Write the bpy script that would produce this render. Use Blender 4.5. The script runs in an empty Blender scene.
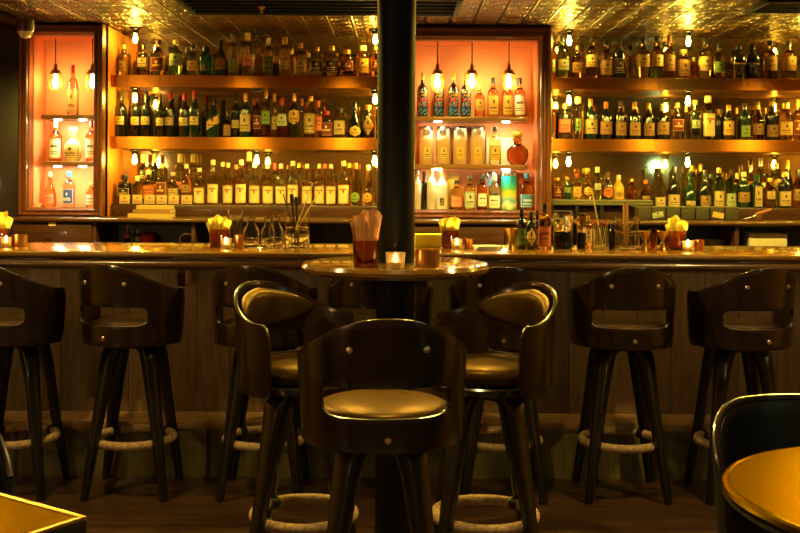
import bpy, bmesh, math, random
from mathutils import Vector, Matrix
random.seed(7)
PI = math.pi
scene = bpy.context.scene
COL = scene.collection
F, H, RO, HY = 1047.0, 1.376, 0.0055, 184.0        # focal length in px, eye height, camera roll, horizon row


def P(px, py, Y):
    """a real point at distance Y for a picture position"""
    u, v = px - 400.0, py - HY
    return (u + RO * v) * Y / F, H - (v - RO * u) * Y / F


def srgb(r, g, b):
    f = lambda c: (c / 255 / 12.92) if c / 255 <= 0.04045 else ((c / 255 + 0.055) / 1.055) ** 2.4
    return (f(r), f(g), f(b), 1.0)


# ------------------------------------------------------------------ mesh builder
class MB:
    def __init__(s):
        s.v, s.f = [], []

    def add(s, vs, fs, M=None):
        o = len(s.v)
        s.v += [tuple(M @ Vector(p)) if M else tuple(p) for p in vs]
        s.f += [tuple(i + o for i in f) for f in fs]
        return s

    def box(s, x0, x1, y0, y1, z0, z1, M=None):
        vs = [(x, y, z) for z in (z0, z1) for y in (y0, y1) for x in (x0, x1)]
        return s.add(vs, [(0, 2, 3, 1), (4, 5, 7, 6), (0, 1, 5, 4), (2, 6, 7, 3), (0, 4, 6, 2), (1, 3, 7, 5)], M)

    def lathe(s, prof, seg=24, n=2.0, M=None, flat=1.0):
        """prof: (r, z[, n]); closed at both ends"""
        vs, fs = [], []
        for p in prof:
            r, z = p[0], p[1]
            e = p[2] if len(p) > 2 else n
            for k in range(seg):
                a = 2 * PI * (k + 0.5) / seg
                c, d = math.cos(a), math.sin(a)
                q = r if e <= 2.01 else r / (abs(c) ** e + abs(d) ** e) ** (1 / e)
                vs.append((q * c, q * d * flat, z))
        m = len(prof)
        for i in range(m - 1):
            for k in range(seg):
                k2 = (k + 1) % seg
                fs.append((i * seg + k, i * seg + k2, (i + 1) * seg + k2, (i + 1) * seg + k))
        fs.append(tuple(reversed(range(seg))))
        fs.append(tuple((m - 1) * seg + k for k in range(seg)))
        return s.add(vs, fs, M)

    def hollow(s, outer, inner, seg=24, M=None):
        """a vessel: outer profile from bottom up, inner profile from the rim down"""
        prof = list(outer) + list(inner)
        return s.lathe(prof, seg, M=M)

    def tube(s, pts, rad, seg=8, closed=False, M=None):
        pts = [Vector(p) for p in pts]
        N = len(pts)
        R = rad if isinstance(rad, (list, tuple)) else [rad] * N
        vs, fs = [], []
        up0 = None
        for i, p in enumerate(pts):
            if closed:
                t = pts[(i + 1) % N] - pts[i - 1]
            else:
                t = pts[min(i + 1, N - 1)] - pts[max(i - 1, 0)]
            t.normalize()
            a = up0 if up0 is not None else (Vector((0, 0, 1)) if abs(t.z) < 0.9 else Vector((1, 0, 0)))
            b = t.cross(a).normalized()
            a = b.cross(t).normalized()
            up0 = a
            for k in range(seg):
                q = 2 * PI * k / seg
                vs.append(p + (a * math.cos(q) + b * math.sin(q)) * R[i])
        for i in range(N if closed else N - 1):
            j = (i + 1) % N
            for k in range(seg):
                k2 = (k + 1) % seg
                fs.append((i * seg + k, j * seg + k, j * seg + k2, i * seg + k2))
        if not closed:
            fs.append(tuple(range(seg)))
            fs.append(tuple(reversed([(N - 1) * seg + k for k in range(seg)])))
        return s.add(vs, fs, M)

    def extrude_x(s, prof, x0, x1, M=None):
        """closed profile of (y, z) run from x0 to x1"""
        n = len(prof)
        vs = [(x, y, z) for x in (x0, x1) for y, z in prof]
        fs = [(i, (i + 1) % n, n + (i + 1) % n, n + i) for i in range(n)]
        fs += [tuple(reversed(range(n))), tuple(range(n, 2 * n))]
        return s.add(vs, fs, M)

    def extrude_z(s, poly, z0, z1, M=None):
        n = len(poly)
        vs = [(x, y, z) for z in (z0, z1) for x, y in poly]
        fs = [(i, (i + 1) % n, n + (i + 1) % n, n + i) for i in range(n)]
        fs += [tuple(reversed(range(n))), tuple(range(n, 2 * n))]
        return s.add(vs, fs, M)

    def build(s, name, mat, parent=None, bevel=0, segs=2, smooth=True, angle=35, mods=None):
        me = bpy.data.meshes.new(name)
        me.from_pydata([tuple(v) for v in s.v], [], s.f)
        bm = bmesh.new(); bm.from_mesh(me)
        bmesh.ops.recalc_face_normals(bm, faces=bm.faces[:])
        if bevel:
            es = [e for e in bm.edges if len(e.link_faces) == 2 and e.calc_face_angle(0) > math.radians(28)]
            bmesh.ops.bevel(bm, geom=es, offset=bevel, segments=segs, profile=0.5, affect='EDGES', clamp_overlap=True)
        bm.to_mesh(me); bm.free()
        if smooth:
            me.shade_smooth()
            me.set_sharp_from_angle(angle=math.radians(angle))
        me.materials.append(mat)
        o = bpy.data.objects.new(name, me)
        COL.objects.link(o)
        if parent is not None:
            o.parent = parent
        return o


def bake(o):
    """turn modifiers into plain mesh"""
    dg = bpy.context.evaluated_depsgraph_get()
    me = bpy.data.meshes.new_from_object(o.evaluated_get(dg))
    o.modifiers.clear()
    o.data = me
    me.shade_smooth(); me.set_sharp_from_angle(angle=math.radians(40))
    return o


def tag(o, label, cat, group=None, kind=None):
    o['label'] = label; o['category'] = cat
    if group: o['group'] = group
    if kind: o['kind'] = kind
    return o


def thing(name, label, cat, loc=(0, 0, 0), rz=0, group=None):
    o = bpy.data.objects.new(name, None)
    o.empty_display_size = 0.05
    COL.objects.link(o)
    o.location = loc; o.rotation_euler = (0, 0, rz)
    return tag(o, label, cat, group)


def struct(o):
    o['kind'] = 'structure'
    return o


def dup(root, loc, rz, label, group=None):
    def cp(o, par):
        c = o.copy(); COL.objects.link(c); c.parent = par
        for ch in o.children: cp(ch, c)
        return c
    r = cp(root, None)
    r.location = loc; r.rotation_euler = (0, 0, rz); r['label'] = label
    if group: r['group'] = group
    return r


# ------------------------------------------------------------------ materials
class NT:
    def __init__(s, name):
        s.m = bpy.data.materials.new(name); s.m.use_nodes = True
        s.t = s.m.node_tree; s.n = s.t.nodes
        s.b = s.n['Principled BSDF']

    def new(s, typ, **kw):
        n = s.n.new(typ)
        for k, v in kw.items(): setattr(n, k, v)
        return n

    def lk(s, a, b): s.t.links.new(a, b)

    def math(s, op, a, b=None, c=None):
        n = s.n.new('ShaderNodeMath'); n.operation = op
        for i, x in enumerate((a, b, c)):
            if x is None: continue
            if isinstance(x, (int, float)): n.inputs[i].default_value = x
            else: s.lk(x, n.inputs[i])
        return n.outputs[0]

    def mix(s, f, a, b):
        n = s.n.new('ShaderNodeMix'); n.data_type = 'RGBA'
        for k, x in ((0, f), (6, a), (7, b)):
            if isinstance(x, (int, float, tuple)): n.inputs[k].default_value = x
            else: s.lk(x, n.inputs[k])
        return n.outputs[2]

    def coord(s, kind='Object', scale=(1, 1, 1)):
        t = s.new('ShaderNodeTexCoord'); mp = s.new('ShaderNodeMapping')
        mp.inputs['Scale'].default_value = scale
        s.lk(t.outputs[kind], mp.inputs['Vector'])
        return mp.outputs[0]

    def noise(s, vec, scale, detail=4, rough=0.5):
        n = s.new('ShaderNodeTexNoise')
        n.inputs['Scale'].default_value = scale; n.inputs['Detail'].default_value = detail
        n.inputs['Roughness'].default_value = rough
        if vec is not None: s.lk(vec, n.inputs['Vector'])
        return n.outputs['Fac']

    def ramp(s, fac, stops, const=False):
        r = s.new('ShaderNodeValToRGB')
        if const: r.color_ramp.interpolation = 'CONSTANT'
        els = r.color_ramp.elements
        while len(els) < len(stops): els.new(0.5)
        for e, (p, c) in zip(els, stops): e.position = p; e.color = c
        s.lk(fac, r.inputs[0])
        return r.outputs[0]

    def bump(s, h, strength=0.2, dist=0.01):
        n = s.new('ShaderNodeBump'); n.inputs['Strength'].default_value = strength
        n.inputs['Distance'].default_value = dist
        s.lk(h, n.inputs['Height']); s.lk(n.outputs[0], s.b.inputs['Normal'])

    def set(s, **kw):
        for k, v in kw.items():
            i = s.b.inputs[k.replace('_', ' ')]
            if isinstance(v, (int, float, tuple)): i.default_value = v
            else: s.lk(v, i)
        return s


def plain(name, col, rough=0.5, metal=0.0, coat=0.0, vary=0.08, scale=8, spec=0.5):
    t = NT(name)
    n = t.noise(t.coord(), scale, 3)
    d = tuple(max(0, c * (1 - vary * 2.5)) for c in col[:3]) + (1,)
    t.set(Base_Color=t.mix(n, d, col), Roughness=rough, Metallic=metal, Coat_Weight=coat, Coat_Roughness=0.12)
    t.b.inputs['Specular IOR Level'].default_value = spec
    return t.m


def wood(name, c1, c2, rough=0.3, coat=0.0, scale=(1.2, 14, 14), bump=0.06):
    t = NT(name)
    v = t.coord('Object', scale)
    n = t.noise(v, 3.0, 6, 0.62)
    t.set(Base_Color=t.ramp(n, [(0.30, c1), (0.68, c2)]), Roughness=rough, Coat_Weight=coat, Coat_Roughness=0.1)
    t.bump(n, bump, 0.004)
    return t.m


def glassy(name, col, rough=0.02, trans=1.0, ior=1.45):
    t = NT(name)
    t.set(Base_Color=col, Roughness=rough, Transmission_Weight=trans, IOR=ior)
    return t.m


def glow(name, col, strength):
    t = NT(name)
    t.set(Base_Color=(0.0, 0.0, 0.0, 1), Emission_Color=col, Emission_Strength=strength)
    return t.m


def paper(name, base, ink, emblem=True, rows=((0.30, 0.40), (0.16, 0.21)), ink2=None, border=True):
    """printed bottle label: border, emblem and lines of small print"""
    t = NT(name)
    tc = t.new('ShaderNodeTexCoord'); sx = t.new('ShaderNodeSeparateXYZ')
    t.lk(tc.outputs['Generated'], sx.inputs[0])
    x, z = sx.outputs[0], sx.outputs[2]
    mp = t.new('ShaderNodeMapping'); mp.inputs['Scale'].default_value = (26, 1, 9)
    t.lk(tc.outputs['Generated'], mp.inputs['Vector'])
    nz = t.noise(mp.outputs[0], 1.0, 1)
    mask = None
    dx = t.math('ABSOLUTE', t.math('SUBTRACT', x, 0.5))
    inx = t.math('LESS_THAN', dx, 0.34)
    for a, b in rows:
        m = t.math('MULTIPLY', t.math('GREATER_THAN', z, a), t.math('LESS_THAN', z, b))
        m = t.math('MULTIPLY', t.math('MULTIPLY', m, inx), t.math('GREATER_THAN', nz, 0.46))
        mask = m if mask is None else t.math('MAXIMUM', mask, m)
    if border:
        dz = t.math('ABSOLUTE', t.math('SUBTRACT', z, 0.5))
        e = t.math('MAXIMUM', t.math('MULTIPLY', t.math('GREATER_THAN', dx, 0.44), t.math('LESS_THAN', dx, 0.465)),
                   t.math('MULTIPLY', t.math('GREATER_THAN', dz, 0.45), t.math('LESS_THAN', dz, 0.47)))
        mask = t.math('MAXIMUM', mask, e)
    col = t.mix(mask, base, ink)
    if emblem:
        ez = t.math('SUBTRACT', z, 0.66)
        rr = t.math('ADD', t.math('POWER', t.math('MULTIPLY', dx, 1.1), 2), t.math('POWER', ez, 2))
        c = t.math('LESS_THAN', t.math('ADD', rr, t.math('MULTIPLY', nz, 0.02)), 0.021)
        col = t.mix(c, col, ink2 or ink)
    t.set(Base_Color=col, Roughness=0.55)
    return t.m


M = {}
# bottle glass
M['clear'] = glassy('clear_glass', (0.97, 0.97, 0.93, 1))
M['straw'] = glassy('straw_spirit', (1.0, 0.93, 0.62, 1))
M['amber'] = glassy('amber_spirit', (0.98, 0.66, 0.28, 1))
M['peach'] = glassy('peach_spirit', (1.0, .66, .33, 1), trans=.55)
M['red'] = glassy('red_liqueur', (0.9, 0.28, 0.18, 1))
M['pink'] = glassy('rose_spirit', (1, 0.68, 0.58, 1))
M['green'] = glassy('green_glass', (0.42, 0.85, 0.4, 1))
M['teal'] = glassy('teal_glass', (0.12, 0.75, 0.62, 1), rough=0.06)
M['brown'] = glassy('brown_glass', (0.66, 0.34, 0.13, 1))
M['olive'] = glassy('olive_glass', (0.72, 0.74, 0.34, 1))
M['dark'] = plain('dark_wine_glass', (0.006, 0.009, 0.005, 1), 0.07, coat=1.0)
M['dkgreen'] = plain('dark_green_glass', (0.004, 0.028, 0.012, 1), 0.07, coat=1.0)
M['black'] = plain('black_glazed', (0.004, 0.004, 0.004, 1), 0.12, coat=0.6)
M['cream'] = plain('cream_glazed_bottle', srgb(235, 215, 150), 0.25, coat=0.5)
M['yellow'] = plain('yellow_painted_bottle', srgb(215, 175, 60), 0.25, coat=0.5)
M['silver'] = plain('mirrored_silver', (0.80, 0.77, 0.68, 1), 0.25, 0.4)
# caps
M['cap_black'] = plain('black_cap', (0.01, 0.01, 0.01, 1), 0.35)
M['cap_gold'] = plain('gold_cap', srgb(225, 180, 80), 0.28, 0.8)
M['cap_cream'] = plain('cream_cap', srgb(235, 215, 150), 0.45)
M['cap_red'] = plain('red_cap', srgb(170, 30, 25), 0.35)
M['cap_orange'] = plain('orange_cap', srgb(230, 120, 40), 0.4)
M['cap_blue'] = plain('blue_cap', srgb(40, 110, 190), 0.35)
M['cap_green'] = plain('green_cap', srgb(20, 70, 35), 0.35)
M['cap_brown'] = plain('brown_cap', srgb(90, 50, 25), 0.5)
M['cap_silver'] = plain('silver_cap', (0.7, 0.7, 0.68, 1), 0.25, 1.0)
cr, tan, ink = srgb(196, 170, 102), srgb(156, 118, 60), srgb(45, 30, 20)
M['l_cream'] = paper('cream_label', cr, ink)
M['l_cream_red'] = paper('cream_label_red_print', cr, srgb(150, 35, 20), rows=((0.22, 0.34),), ink2=srgb(150, 35, 20))
M['l_tan'] = paper('tan_label', tan, srgb(60, 35, 20))
M['l_white'] = paper('white_label', srgb(245, 240, 228), srgb(60, 50, 45), emblem=False, rows=((0.55, 0.68), (0.3, 0.36), (0.2, 0.25)))
M['l_dark'] = paper('dark_label', srgb(30, 24, 18), srgb(215, 190, 120))
M['l_darkred'] = paper('dark_red_label', srgb(105, 28, 18), srgb(225, 190, 110), rows=((0.35, 0.5),))
M['l_orange'] = paper('orange_label', srgb(205, 110, 50), srgb(70, 25, 15), emblem=False, rows=((0.6, 0.72), (0.35, 0.42)))
M['l_pink'] = paper('pink_label', srgb(230, 140, 110), srgb(110, 30, 30), emblem=False, rows=((0.5, 0.62), (0.3, 0.36)))
M['l_green'] = paper('green_label', srgb(120, 150, 70), srgb(30, 50, 25), rows=((0.25, 0.36),))
M['l_sage'] = paper('sage_label', srgb(170, 180, 140), srgb(40, 50, 45))
M['l_blue'] = paper('blue_label', srgb(70, 140, 200), srgb(240, 240, 235), emblem=False, rows=((0.45, 0.6), (0.22, 0.3)))
M['l_bluewhite'] = paper('blue_and_white_label', srgb(60, 90, 180), srgb(240, 238, 240), rows=((0.2, 0.42),))
M['l_gold'] = paper('gold_label', srgb(215, 170, 70), srgb(70, 40, 15))
M['l_fruit'] = paper('fruit_label', srgb(228, 205, 140), srgb(140, 60, 30), rows=((0.72, 0.82),), ink2=srgb(170, 70, 35))


def art_mat():
    t = NT('painted_art_sleeve')
    tc = t.new('ShaderNodeTexCoord'); sx = t.new('ShaderNodeSeparateXYZ')
    t.lk(tc.outputs['Generated'], sx.inputs[0])
    z = sx.outputs[2]
    mp = t.new('ShaderNodeMapping'); mp.inputs['Scale'].default_value = (2.3, 1, 4.5)
    t.lk(tc.outputs['Generated'], mp.inputs['Vector'])
    n = t.noise(mp.outputs[0], 1.3, 2)
    k, w = (0.004, 0.004, 0.006, 1), srgb(225, 225, 225)
    top = t.ramp(n, [(0, k), (0.40, srgb(205, 165, 70)), (0.45, k), (0.57, w), (0.61, k)], True)
    mid = t.ramp(n, [(0, k), (0.36, srgb(190, 60, 40)), (0.47, k), (0.55, srgb(130, 175, 205)), (0.62, k)], True)
    low = t.ramp(n, [(0, k), (0.42, srgb(40, 95, 165)), (0.50, srgb(120, 170, 205)), (0.54, srgb(40, 100, 170)), (0.60, k)], True)
    c = t.mix(t.math('GREATER_THAN', z, 0.36), low, mid)
    c = t.mix(t.math('GREATER_THAN', z, 0.68), c, top)
    t.set(Base_Color=c, Roughness=0.3, Coat_Weight=0.4)
    return t.m


M['art'] = art_mat()


def sky_can():
    t = NT('blue_green_yellow_canister')
    tc = t.new('ShaderNodeTexCoord'); sx = t.new('ShaderNodeSeparateXYZ')
    t.lk(tc.outputs['Generated'], sx.inputs[0])
    n = t.noise(tc.outputs['Generated'], 3.0, 2)
    zz = t.math('ADD', sx.outputs[2], t.math('MULTIPLY', t.math('SUBTRACT', n, 0.5), 0.35))
    c = t.ramp(zz, [(0.0, srgb(90, 150, 60)), (0.16, srgb(240, 235, 210)), (0.3, srgb(110, 190, 215)),
                    (0.42, srgb(235, 215, 60)), (0.6, srgb(90, 190, 110)), (0.75, srgb(50, 185, 205)), (0.92, srgb(30, 150, 190))])
    t.set(Base_Color=c, Roughness=0.3)
    return t.m


M['skycan'] = sky_can()


def patch_can():
    t = NT('blue_orange_patch_canister')
    v = t.new('ShaderNodeTexVoronoi'); v.inputs['Scale'].default_value = 5
    tc = t.new('ShaderNodeTexCoord'); t.lk(tc.outputs['Generated'], v.inputs['Vector'])
    s = t.new('ShaderNodeSeparateXYZ'); t.lk(v.outputs['Color'], s.inputs[0])
    c = t.ramp(s.outputs[0], [(0, srgb(90, 150, 205)), (0.3, srgb(235, 230, 220)), (0.5, srgb(215, 90, 60)), (0.7, srgb(60, 100, 170)), (0.85, srgb(235, 180, 80))], True)
    t.set(Base_Color=c, Roughness=0.35)
    return t.m


M['patchcan'] = patch_can()

# woods and metals
M['stool_wood'] = wood('dark_walnut_plywood', srgb(18, 12, 6), srgb(42, 26, 11), 0.24, 0.5, scale=(6, 6, 22), bump=0.03)
M['stool_leg'] = wood('dark_stained_leg', srgb(13, 14, 10), srgb(27, 29, 21), 0.28, 0.4, scale=(16, 16, 2), bump=0.03)
M['bar_top'] = wood('polished_bar_top', srgb(84, 58, 16), srgb(128, 90, 28), 0.17, 0.9, bump=0.02)
M['moulding'] = wood('dark_varnished_moulding', srgb(56, 36, 12), srgb(100, 66, 24), 0.28, 0.3, bump=0.02)
M['frame_wood'] = wood('red_brown_frame', srgb(84, 42, 16), srgb(122, 66, 26), 0.34, 0.25, scale=(8, 8, 2), bump=0.02)
M['shelf_wood'] = wood('niche_shelf_wood', srgb(110, 74, 36), srgb(164, 116, 60), 0.3, 0.4)
M['cab_wood'] = wood('back_cabinet_wood', srgb(50, 27, 13), srgb(84, 48, 22), 0.35, 0.2, scale=(1.5, 10, 10))
M['step_wood'] = wood('foot_step_wood', srgb(128, 100, 48), srgb(176, 140, 78), 0.45, 0.1)
M['dark_wall'] = wood('dark_stained_wall', srgb(26, 13, 8), srgb(44, 22, 12), 0.4, 0.1, scale=(8, 8, 1.5))
M['brass_lip'] = plain('brass_screw', srgb(210, 180, 120), 0.2, 1.0)
M['screw'] = plain('pale_bronze_screw', srgb(240, 225, 190), 0.3, 1.0)
M['copper'] = plain('brushed_copper', srgb(222, 158, 88), 0.3, 1.0)
M['brass'] = plain('satin_brass', srgb(205, 160, 70), 0.3, 1.0)
M['black_metal'] = plain('black_metal', (0.008, 0.008, 0.007, 1), 0.42)
M['column'] = plain('black_painted_column', (0.0022, 0.0021, 0.0015, 1), 0.45, spec=0.22)
M['vent_black'] = plain('matt_black_vent', (0.002, 0.002, 0.0018, 1), 0.65, spec=.2)
M['rope'] = None
M['wax'] = plain('candle_wax', srgb(245, 225, 180), 0.5)
M['napkin_y'] = plain('yellow_napkin', srgb(240, 220, 60), 0.75)
M['napkin_k'] = plain('kraft_napkin', srgb(168, 114, 58), 0.8)
M['napkin_w'] = plain('white_napkin', srgb(235, 225, 205), 0.8)
M['straw_y'] = plain('pale_straw', srgb(225, 200, 110), 0.5)
M['white_plastic'] = plain('white_plastic', srgb(215, 210, 180), 0.4)
M['green_plastic'] = plain('grey_green_plastic', srgb(104, 102, 62), 0.35)
M['bin_grey'] = plain('dark_grey_bin', srgb(72, 68, 48), 0.35)
M['red_plastic'] = plain('red_cloth', srgb(190, 30, 20), 0.5)
M['book'] = plain('book_cover', srgb(215, 175, 85), 0.55)
M['book2'] = plain('book_cover_brown', srgb(165, 120, 60), 0.55)
M['pages'] = plain('book_pages', srgb(220, 205, 160), 0.7)
M['orange_paint'] = plain('orange_niche_paint', srgb(232, 148, 98), 0.62, vary=0.03)
M['orange_side'] = plain('orange_side_paint', srgb(222, 132, 84), 0.62, vary=0.03)
M['side_paint'] = plain('tan_side_paint', srgb(190, 110, 40), 0.5, vary=0.06)
M['bulb'] = glow('bulb_filament_glow', (1.0, 0.66, 0.07, 1), 190)
M['pend_glow'] = glow('pendant_bulb_glow', (1.0, 0.72, 0.22, 1), 70)
M['puck'] = glow('led_puck_glow', (1.0, 0.84, 0.46, 1), 125)
M['flame'] = glow('candle_flame_glow', (1.0, 0.60, 0.20, 1), 420)
M['down'] = glow('downlight_glow', (1.0, 0.72, 0.30, 1), 14)
M['frosted'] = glassy('frosted_candle_glass', (1.0, .80, .46, 1), .3)
M['led'] = glow('led_strip_glow', (1.0, .66, .25, 1), 9.0)
M['glass'] = glassy('vessel_glass', (0.98, 0.98, 0.95, 1), 0.01)
M['amber_glass'] = glassy('amber_tumbler_glass', (0.50, 0.18, 0.06, 1), 0.02)


def leather():
    t = NT('dark_olive_leather')
    v = t.coord('Object')
    vo = t.new('ShaderNodeTexVoronoi'); vo.inputs['Scale'].default_value = 120; t.lk(v, vo.inputs['Vector'])
    n = t.noise(v, 9, 4)
    t.set(Base_Color=t.ramp(n, [(0.3, srgb(50, 37, 8)), (0.7, srgb(82, 60, 13))]), Roughness=0.36, Metallic=0.42)
    t.bump(vo.outputs['Distance'], 0.12, 0.002); t.b.inputs['IOR'].default_value = 1.24; t.b.inputs['Specular Tint'].default_value = (1.0, .66, .16, 1)
    return t.m


def rope():
    t = NT('pale_rope_wrap')
    w = t.new('ShaderNodeTexNoise'); w.inputs['Scale'].default_value = 60
    t.lk(t.coord('Object'), w.inputs['Vector'])
    t.set(Base_Color=t.ramp(w.outputs['Fac'], [(0.3, srgb(140, 112, 74)), (0.7, srgb(196, 166, 118))]), Roughness=0.8)
    t.bump(w.outputs['Fac'], 0.4, 0.003)
    return t.m


M['leather'] = leather(); M['rope'] = rope()


def fascia():
    t = NT('brushed_copper_fascia')
    n = t.noise(t.coord('Object', (60, 1, 1.0)), 3, 4)
    m = t.noise(t.coord('Object'), 1.2, 2)
    t.set(Base_Color=t.mix(m, srgb(172, 104, 28), srgb(192, 122, 40)), Metallic=0.92,
          Roughness=t.math('ADD', t.math('MULTIPLY', n, 0.04), 0.26))
    t.b.inputs['Anisotropic'].default_value = 0.92
    tg = t.new('ShaderNodeCombineXYZ'); tg.inputs[2].default_value = 1.0
    t.lk(tg.outputs[0], t.b.inputs['Tangent'])
    return t.m


def tin():
    t = NT('pressed_tin_ceiling')
    tc = t.new('ShaderNodeTexCoord'); sx = t.new('ShaderNodeSeparateXYZ'); t.lk(tc.outputs['Object'], sx.inputs[0])
    x, y = sx.outputs[0], sx.outputs[1]
    def tri(v, p):
        q = t.math('FRACT', t.math('DIVIDE', v, p))
        return t.math('ABSOLUTE', t.math('SUBTRACT', q, 0.5))         # 0.5 at the seam, 0 in the middle
    P0 = 0.155
    a, b = tri(x, P0), tri(y, P0)
    seam = t.math('MULTIPLY', t.math('MAXIMUM', t.math('SUBTRACT', a, 0.43), 0.0), 60.0)
    seam2 = t.math('GREATER_THAN', b, 0.475)
    r = t.math('SQRT', t.math('ADD', t.math('POWER', a, 2), t.math('POWER', b, 2)))
    rings = t.math('SINE', t.math('MULTIPLY', r, 38.0))
    vo = t.new('ShaderNodeTexVoronoi'); vo.inputs['Scale'].default_value = 34; t.lk(tc.outputs['Object'], vo.inputs['Vector'])
    h = t.math('ADD', t.math('MULTIPLY', rings, 0.35), t.math('MULTIPLY', vo.outputs['Distance'], 1.0))
    h = t.math('ADD', h, t.math('MULTIPLY', t.math('MAXIMUM', seam, t.math('MULTIPLY', seam2, 0.5)), 1.6))
    n = t.noise(tc.outputs['Object'], 2.5, 3)
    t.set(Base_Color=t.mix(n, srgb(76, 53, 20), srgb(112, 80, 31)), Metallic=0.8, Roughness=0.30)
    t.bump(h, 1.0, 0.022)
    return t.m


def planks(name, cols, w, axis, rough, length=None, coat=0.0):
    """boards of width w across axis x ('x') or y ('y')"""
    t = NT(name)
    tc = t.new('ShaderNodeTexCoord'); sx = t.new('ShaderNodeSeparateXYZ'); t.lk(tc.outputs['Object'], sx.inputs[0])
    u = sx.outputs[0] if axis == 'x' else sx.outputs[1]
    q = t.math('DIVIDE', u, w)
    idx = t.math('FLOOR', q)
    wn = t.new('ShaderNodeTexWhiteNoise'); wn.noise_dimensions = '1D'; t.lk(idx, wn.inputs['W'])
    mp = t.new('ShaderNodeMapping')
    mp.inputs['Scale'].default_value = (16, 16, 1.6) if axis == 'x' else (1.6, 16, 16)
    t.lk(tc.outputs['Object'], mp.inputs['Vector'])
    n = t.noise(mp.outputs[0], 2.4, 6, 0.6)
    f = t.math('ADD', t.math('MULTIPLY', n, 0.75), t.math('MULTIPLY', wn.outputs[0], 0.35))
    c = t.ramp(f, [(0.3, cols[0]), (0.75, cols[1])])
    gap = t.math('LESS_THAN', t.math('FRACT', q), 0.025)
    c = t.mix(gap, c, tuple(v * 0.2 for v in cols[0][:3]) + (1,))
    t.set(Base_Color=c, Roughness=rough, Coat_Weight=coat)
    t.bump(t.math('SUBTRACT', t.math('MULTIPLY', n, 0.2), gap), 0.3, 0.004)
    return t.m


def mirror_mat():
    t = NT('aged_mirror')
    n = t.noise(t.coord('Object'), 3, 4)
    t.set(Base_Color=t.mix(n, (0.46, 0.34, 0.14, 1), (0.60, 0.47, 0.22, 1)), Metallic=0.955, Roughness=0.04)
    return t.m


M['shelf_metal'] = plain('satin_copper_board', srgb(170, 112, 40), 0.28, 0.85); M['fascia'] = fascia(); M['tin'] = tin(); M['mirror'] = mirror_mat()
M['panel'] = planks('bar_front_boards', (srgb(70, 56, 32), srgb(128, 102, 62)), 0.165, 'x', 0.42, coat=0.1)
M['kick'] = planks('kick_board', (srgb(88, 82, 44), srgb(132, 122, 66)), 0.9, 'x', 0.4)
M['floor'] = planks('dark_floor_boards', (srgb(28, 19, 10), srgb(84, 58, 32)), 0.14, 'y', 0.32, coat=0.15)
M['table_brass'] = plain('hammered_brass_top', srgb(84, 66, 13), 0.3, 1.0, vary=0.05, scale=3)
M['table_brass'].node_tree.nodes['Principled BSDF'].inputs['Specular Tint'].default_value = (.62, .50, .14, 1)
M['room_wall'] = plain('dim_plaster', srgb(150, 108, 62), 0.7)

# ------------------------------------------------------------------ the room
CZ = 2.41
MY = 7.295          # mirror / back wall plane
struct(MB().box(-3.4, 3.6, -2.2, 7.6, -0.1, 0.0).build('floor', M['floor']))
struct(MB().box(-3.4, 3.6, -2.2, 7.6, CZ, CZ + 0.1).build('ceiling', M['tin']))
struct(MB().box(-3.4, 3.6, MY + 0.02, 7.6, 0, CZ).build('wall_back', M['dark_wall']))
struct(MB().box(-3.5, -3.4, -2.2, 7.6, 0, CZ).build('wall_left', M['room_wall']))
struct(MB().box(3.6, 3.7, -2.2, 7.6, 0, CZ).build('wall_right', M['room_wall']))
struct(MB().box(-3.4, 3.6, -2.3, -2.2, 0, CZ).build('wall_front', M['room_wall']))
x18 = P(18, 100, 6.8)[0]
struct(MB().box(-3.4, x18, 6.82, MY + 0.02, 0.0, CZ).build('wall_side', M['dark_wall'], bevel=0.004))

# black column
cx, cy = P(396, 150, 4.1)[0], 4.12
col = MB().lathe([(0.075, 0.0), (0.075, CZ)], 48).build('support_column', M['column'], smooth=True)
col.location = (cx, cy, 0)
tag(col, 'black round column rising through the high round table', 'column', kind='thing')

# ceiling vents and the spotlight fitting
def vent(x0, x1, y0, y1, label):
    t = thing('ceiling_vent', label, 'vent', ((x0 + x1) / 2, (y0 + y1) / 2, CZ))
    w, d = (x1 - x0) / 2, (y1 - y0) / 2
    f = MB()
    for a in ((-w, w, -d, -d + 0.03), (-w, w, d - 0.03, d), (-w, -w + 0.03, -d, d), (w - 0.03, w, -d, d)):
        f.box(a[0], a[1], a[2], a[3], -0.03, 0.0)
    f.build('frame', M['vent_black'], t, bevel=0.004)
    MB().box(-w + 0.03, w - 0.03, -d + 0.03, d - 0.03, -0.008, 0.0).build('backing', M['vent_black'], t)
    sl = MB()
    for k in range(5):
        yy = -d + 0.05 + k * (2 * d - 0.1) / 4
        sl.box(-w + 0.02, w - 0.02, yy - 0.006, yy + 0.006, -0.024, -0.006)
    sl.build('slat', M['vent_black'], t)
vent(P(193, 12, 6.29)[0], P(458, 12, 6.29)[0], 5.72, 6.27, 'long black ceiling vent crossing behind the black column')
vent(P(742, 16, 6.15)[0], 3.3, 5.72, 6.1, 'black ceiling vent beyond the wide orange niche')
sp = thing('sprinkler_head', 'small metal sprinkler head beside the long black ceiling vent', 'sprinkler', (P(262, 8, 6.0)[0], 5.98, CZ - 0.03))
MB().lathe([(0.018, -0.004), (0.02, 0.0), (0.018, 0.004), (0.008, 0.006)], 16).build('escutcheon', M['brass'], sp)
MB().lathe([(0.010, -0.032), (0.012, -0.030), (0.004, -0.028), (0.005, -0.012), (0.012, -0.01), (0.012, 0.0)], 12).build('nozzle', M['brass'], sp)
cxx, czz = P(25, 26, 6.2)
cam_t = thing('ceiling_spotlight', 'pale spotlight on an angled arm in the ceiling corner', 'lamp', (cxx, 6.2, czz))
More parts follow.
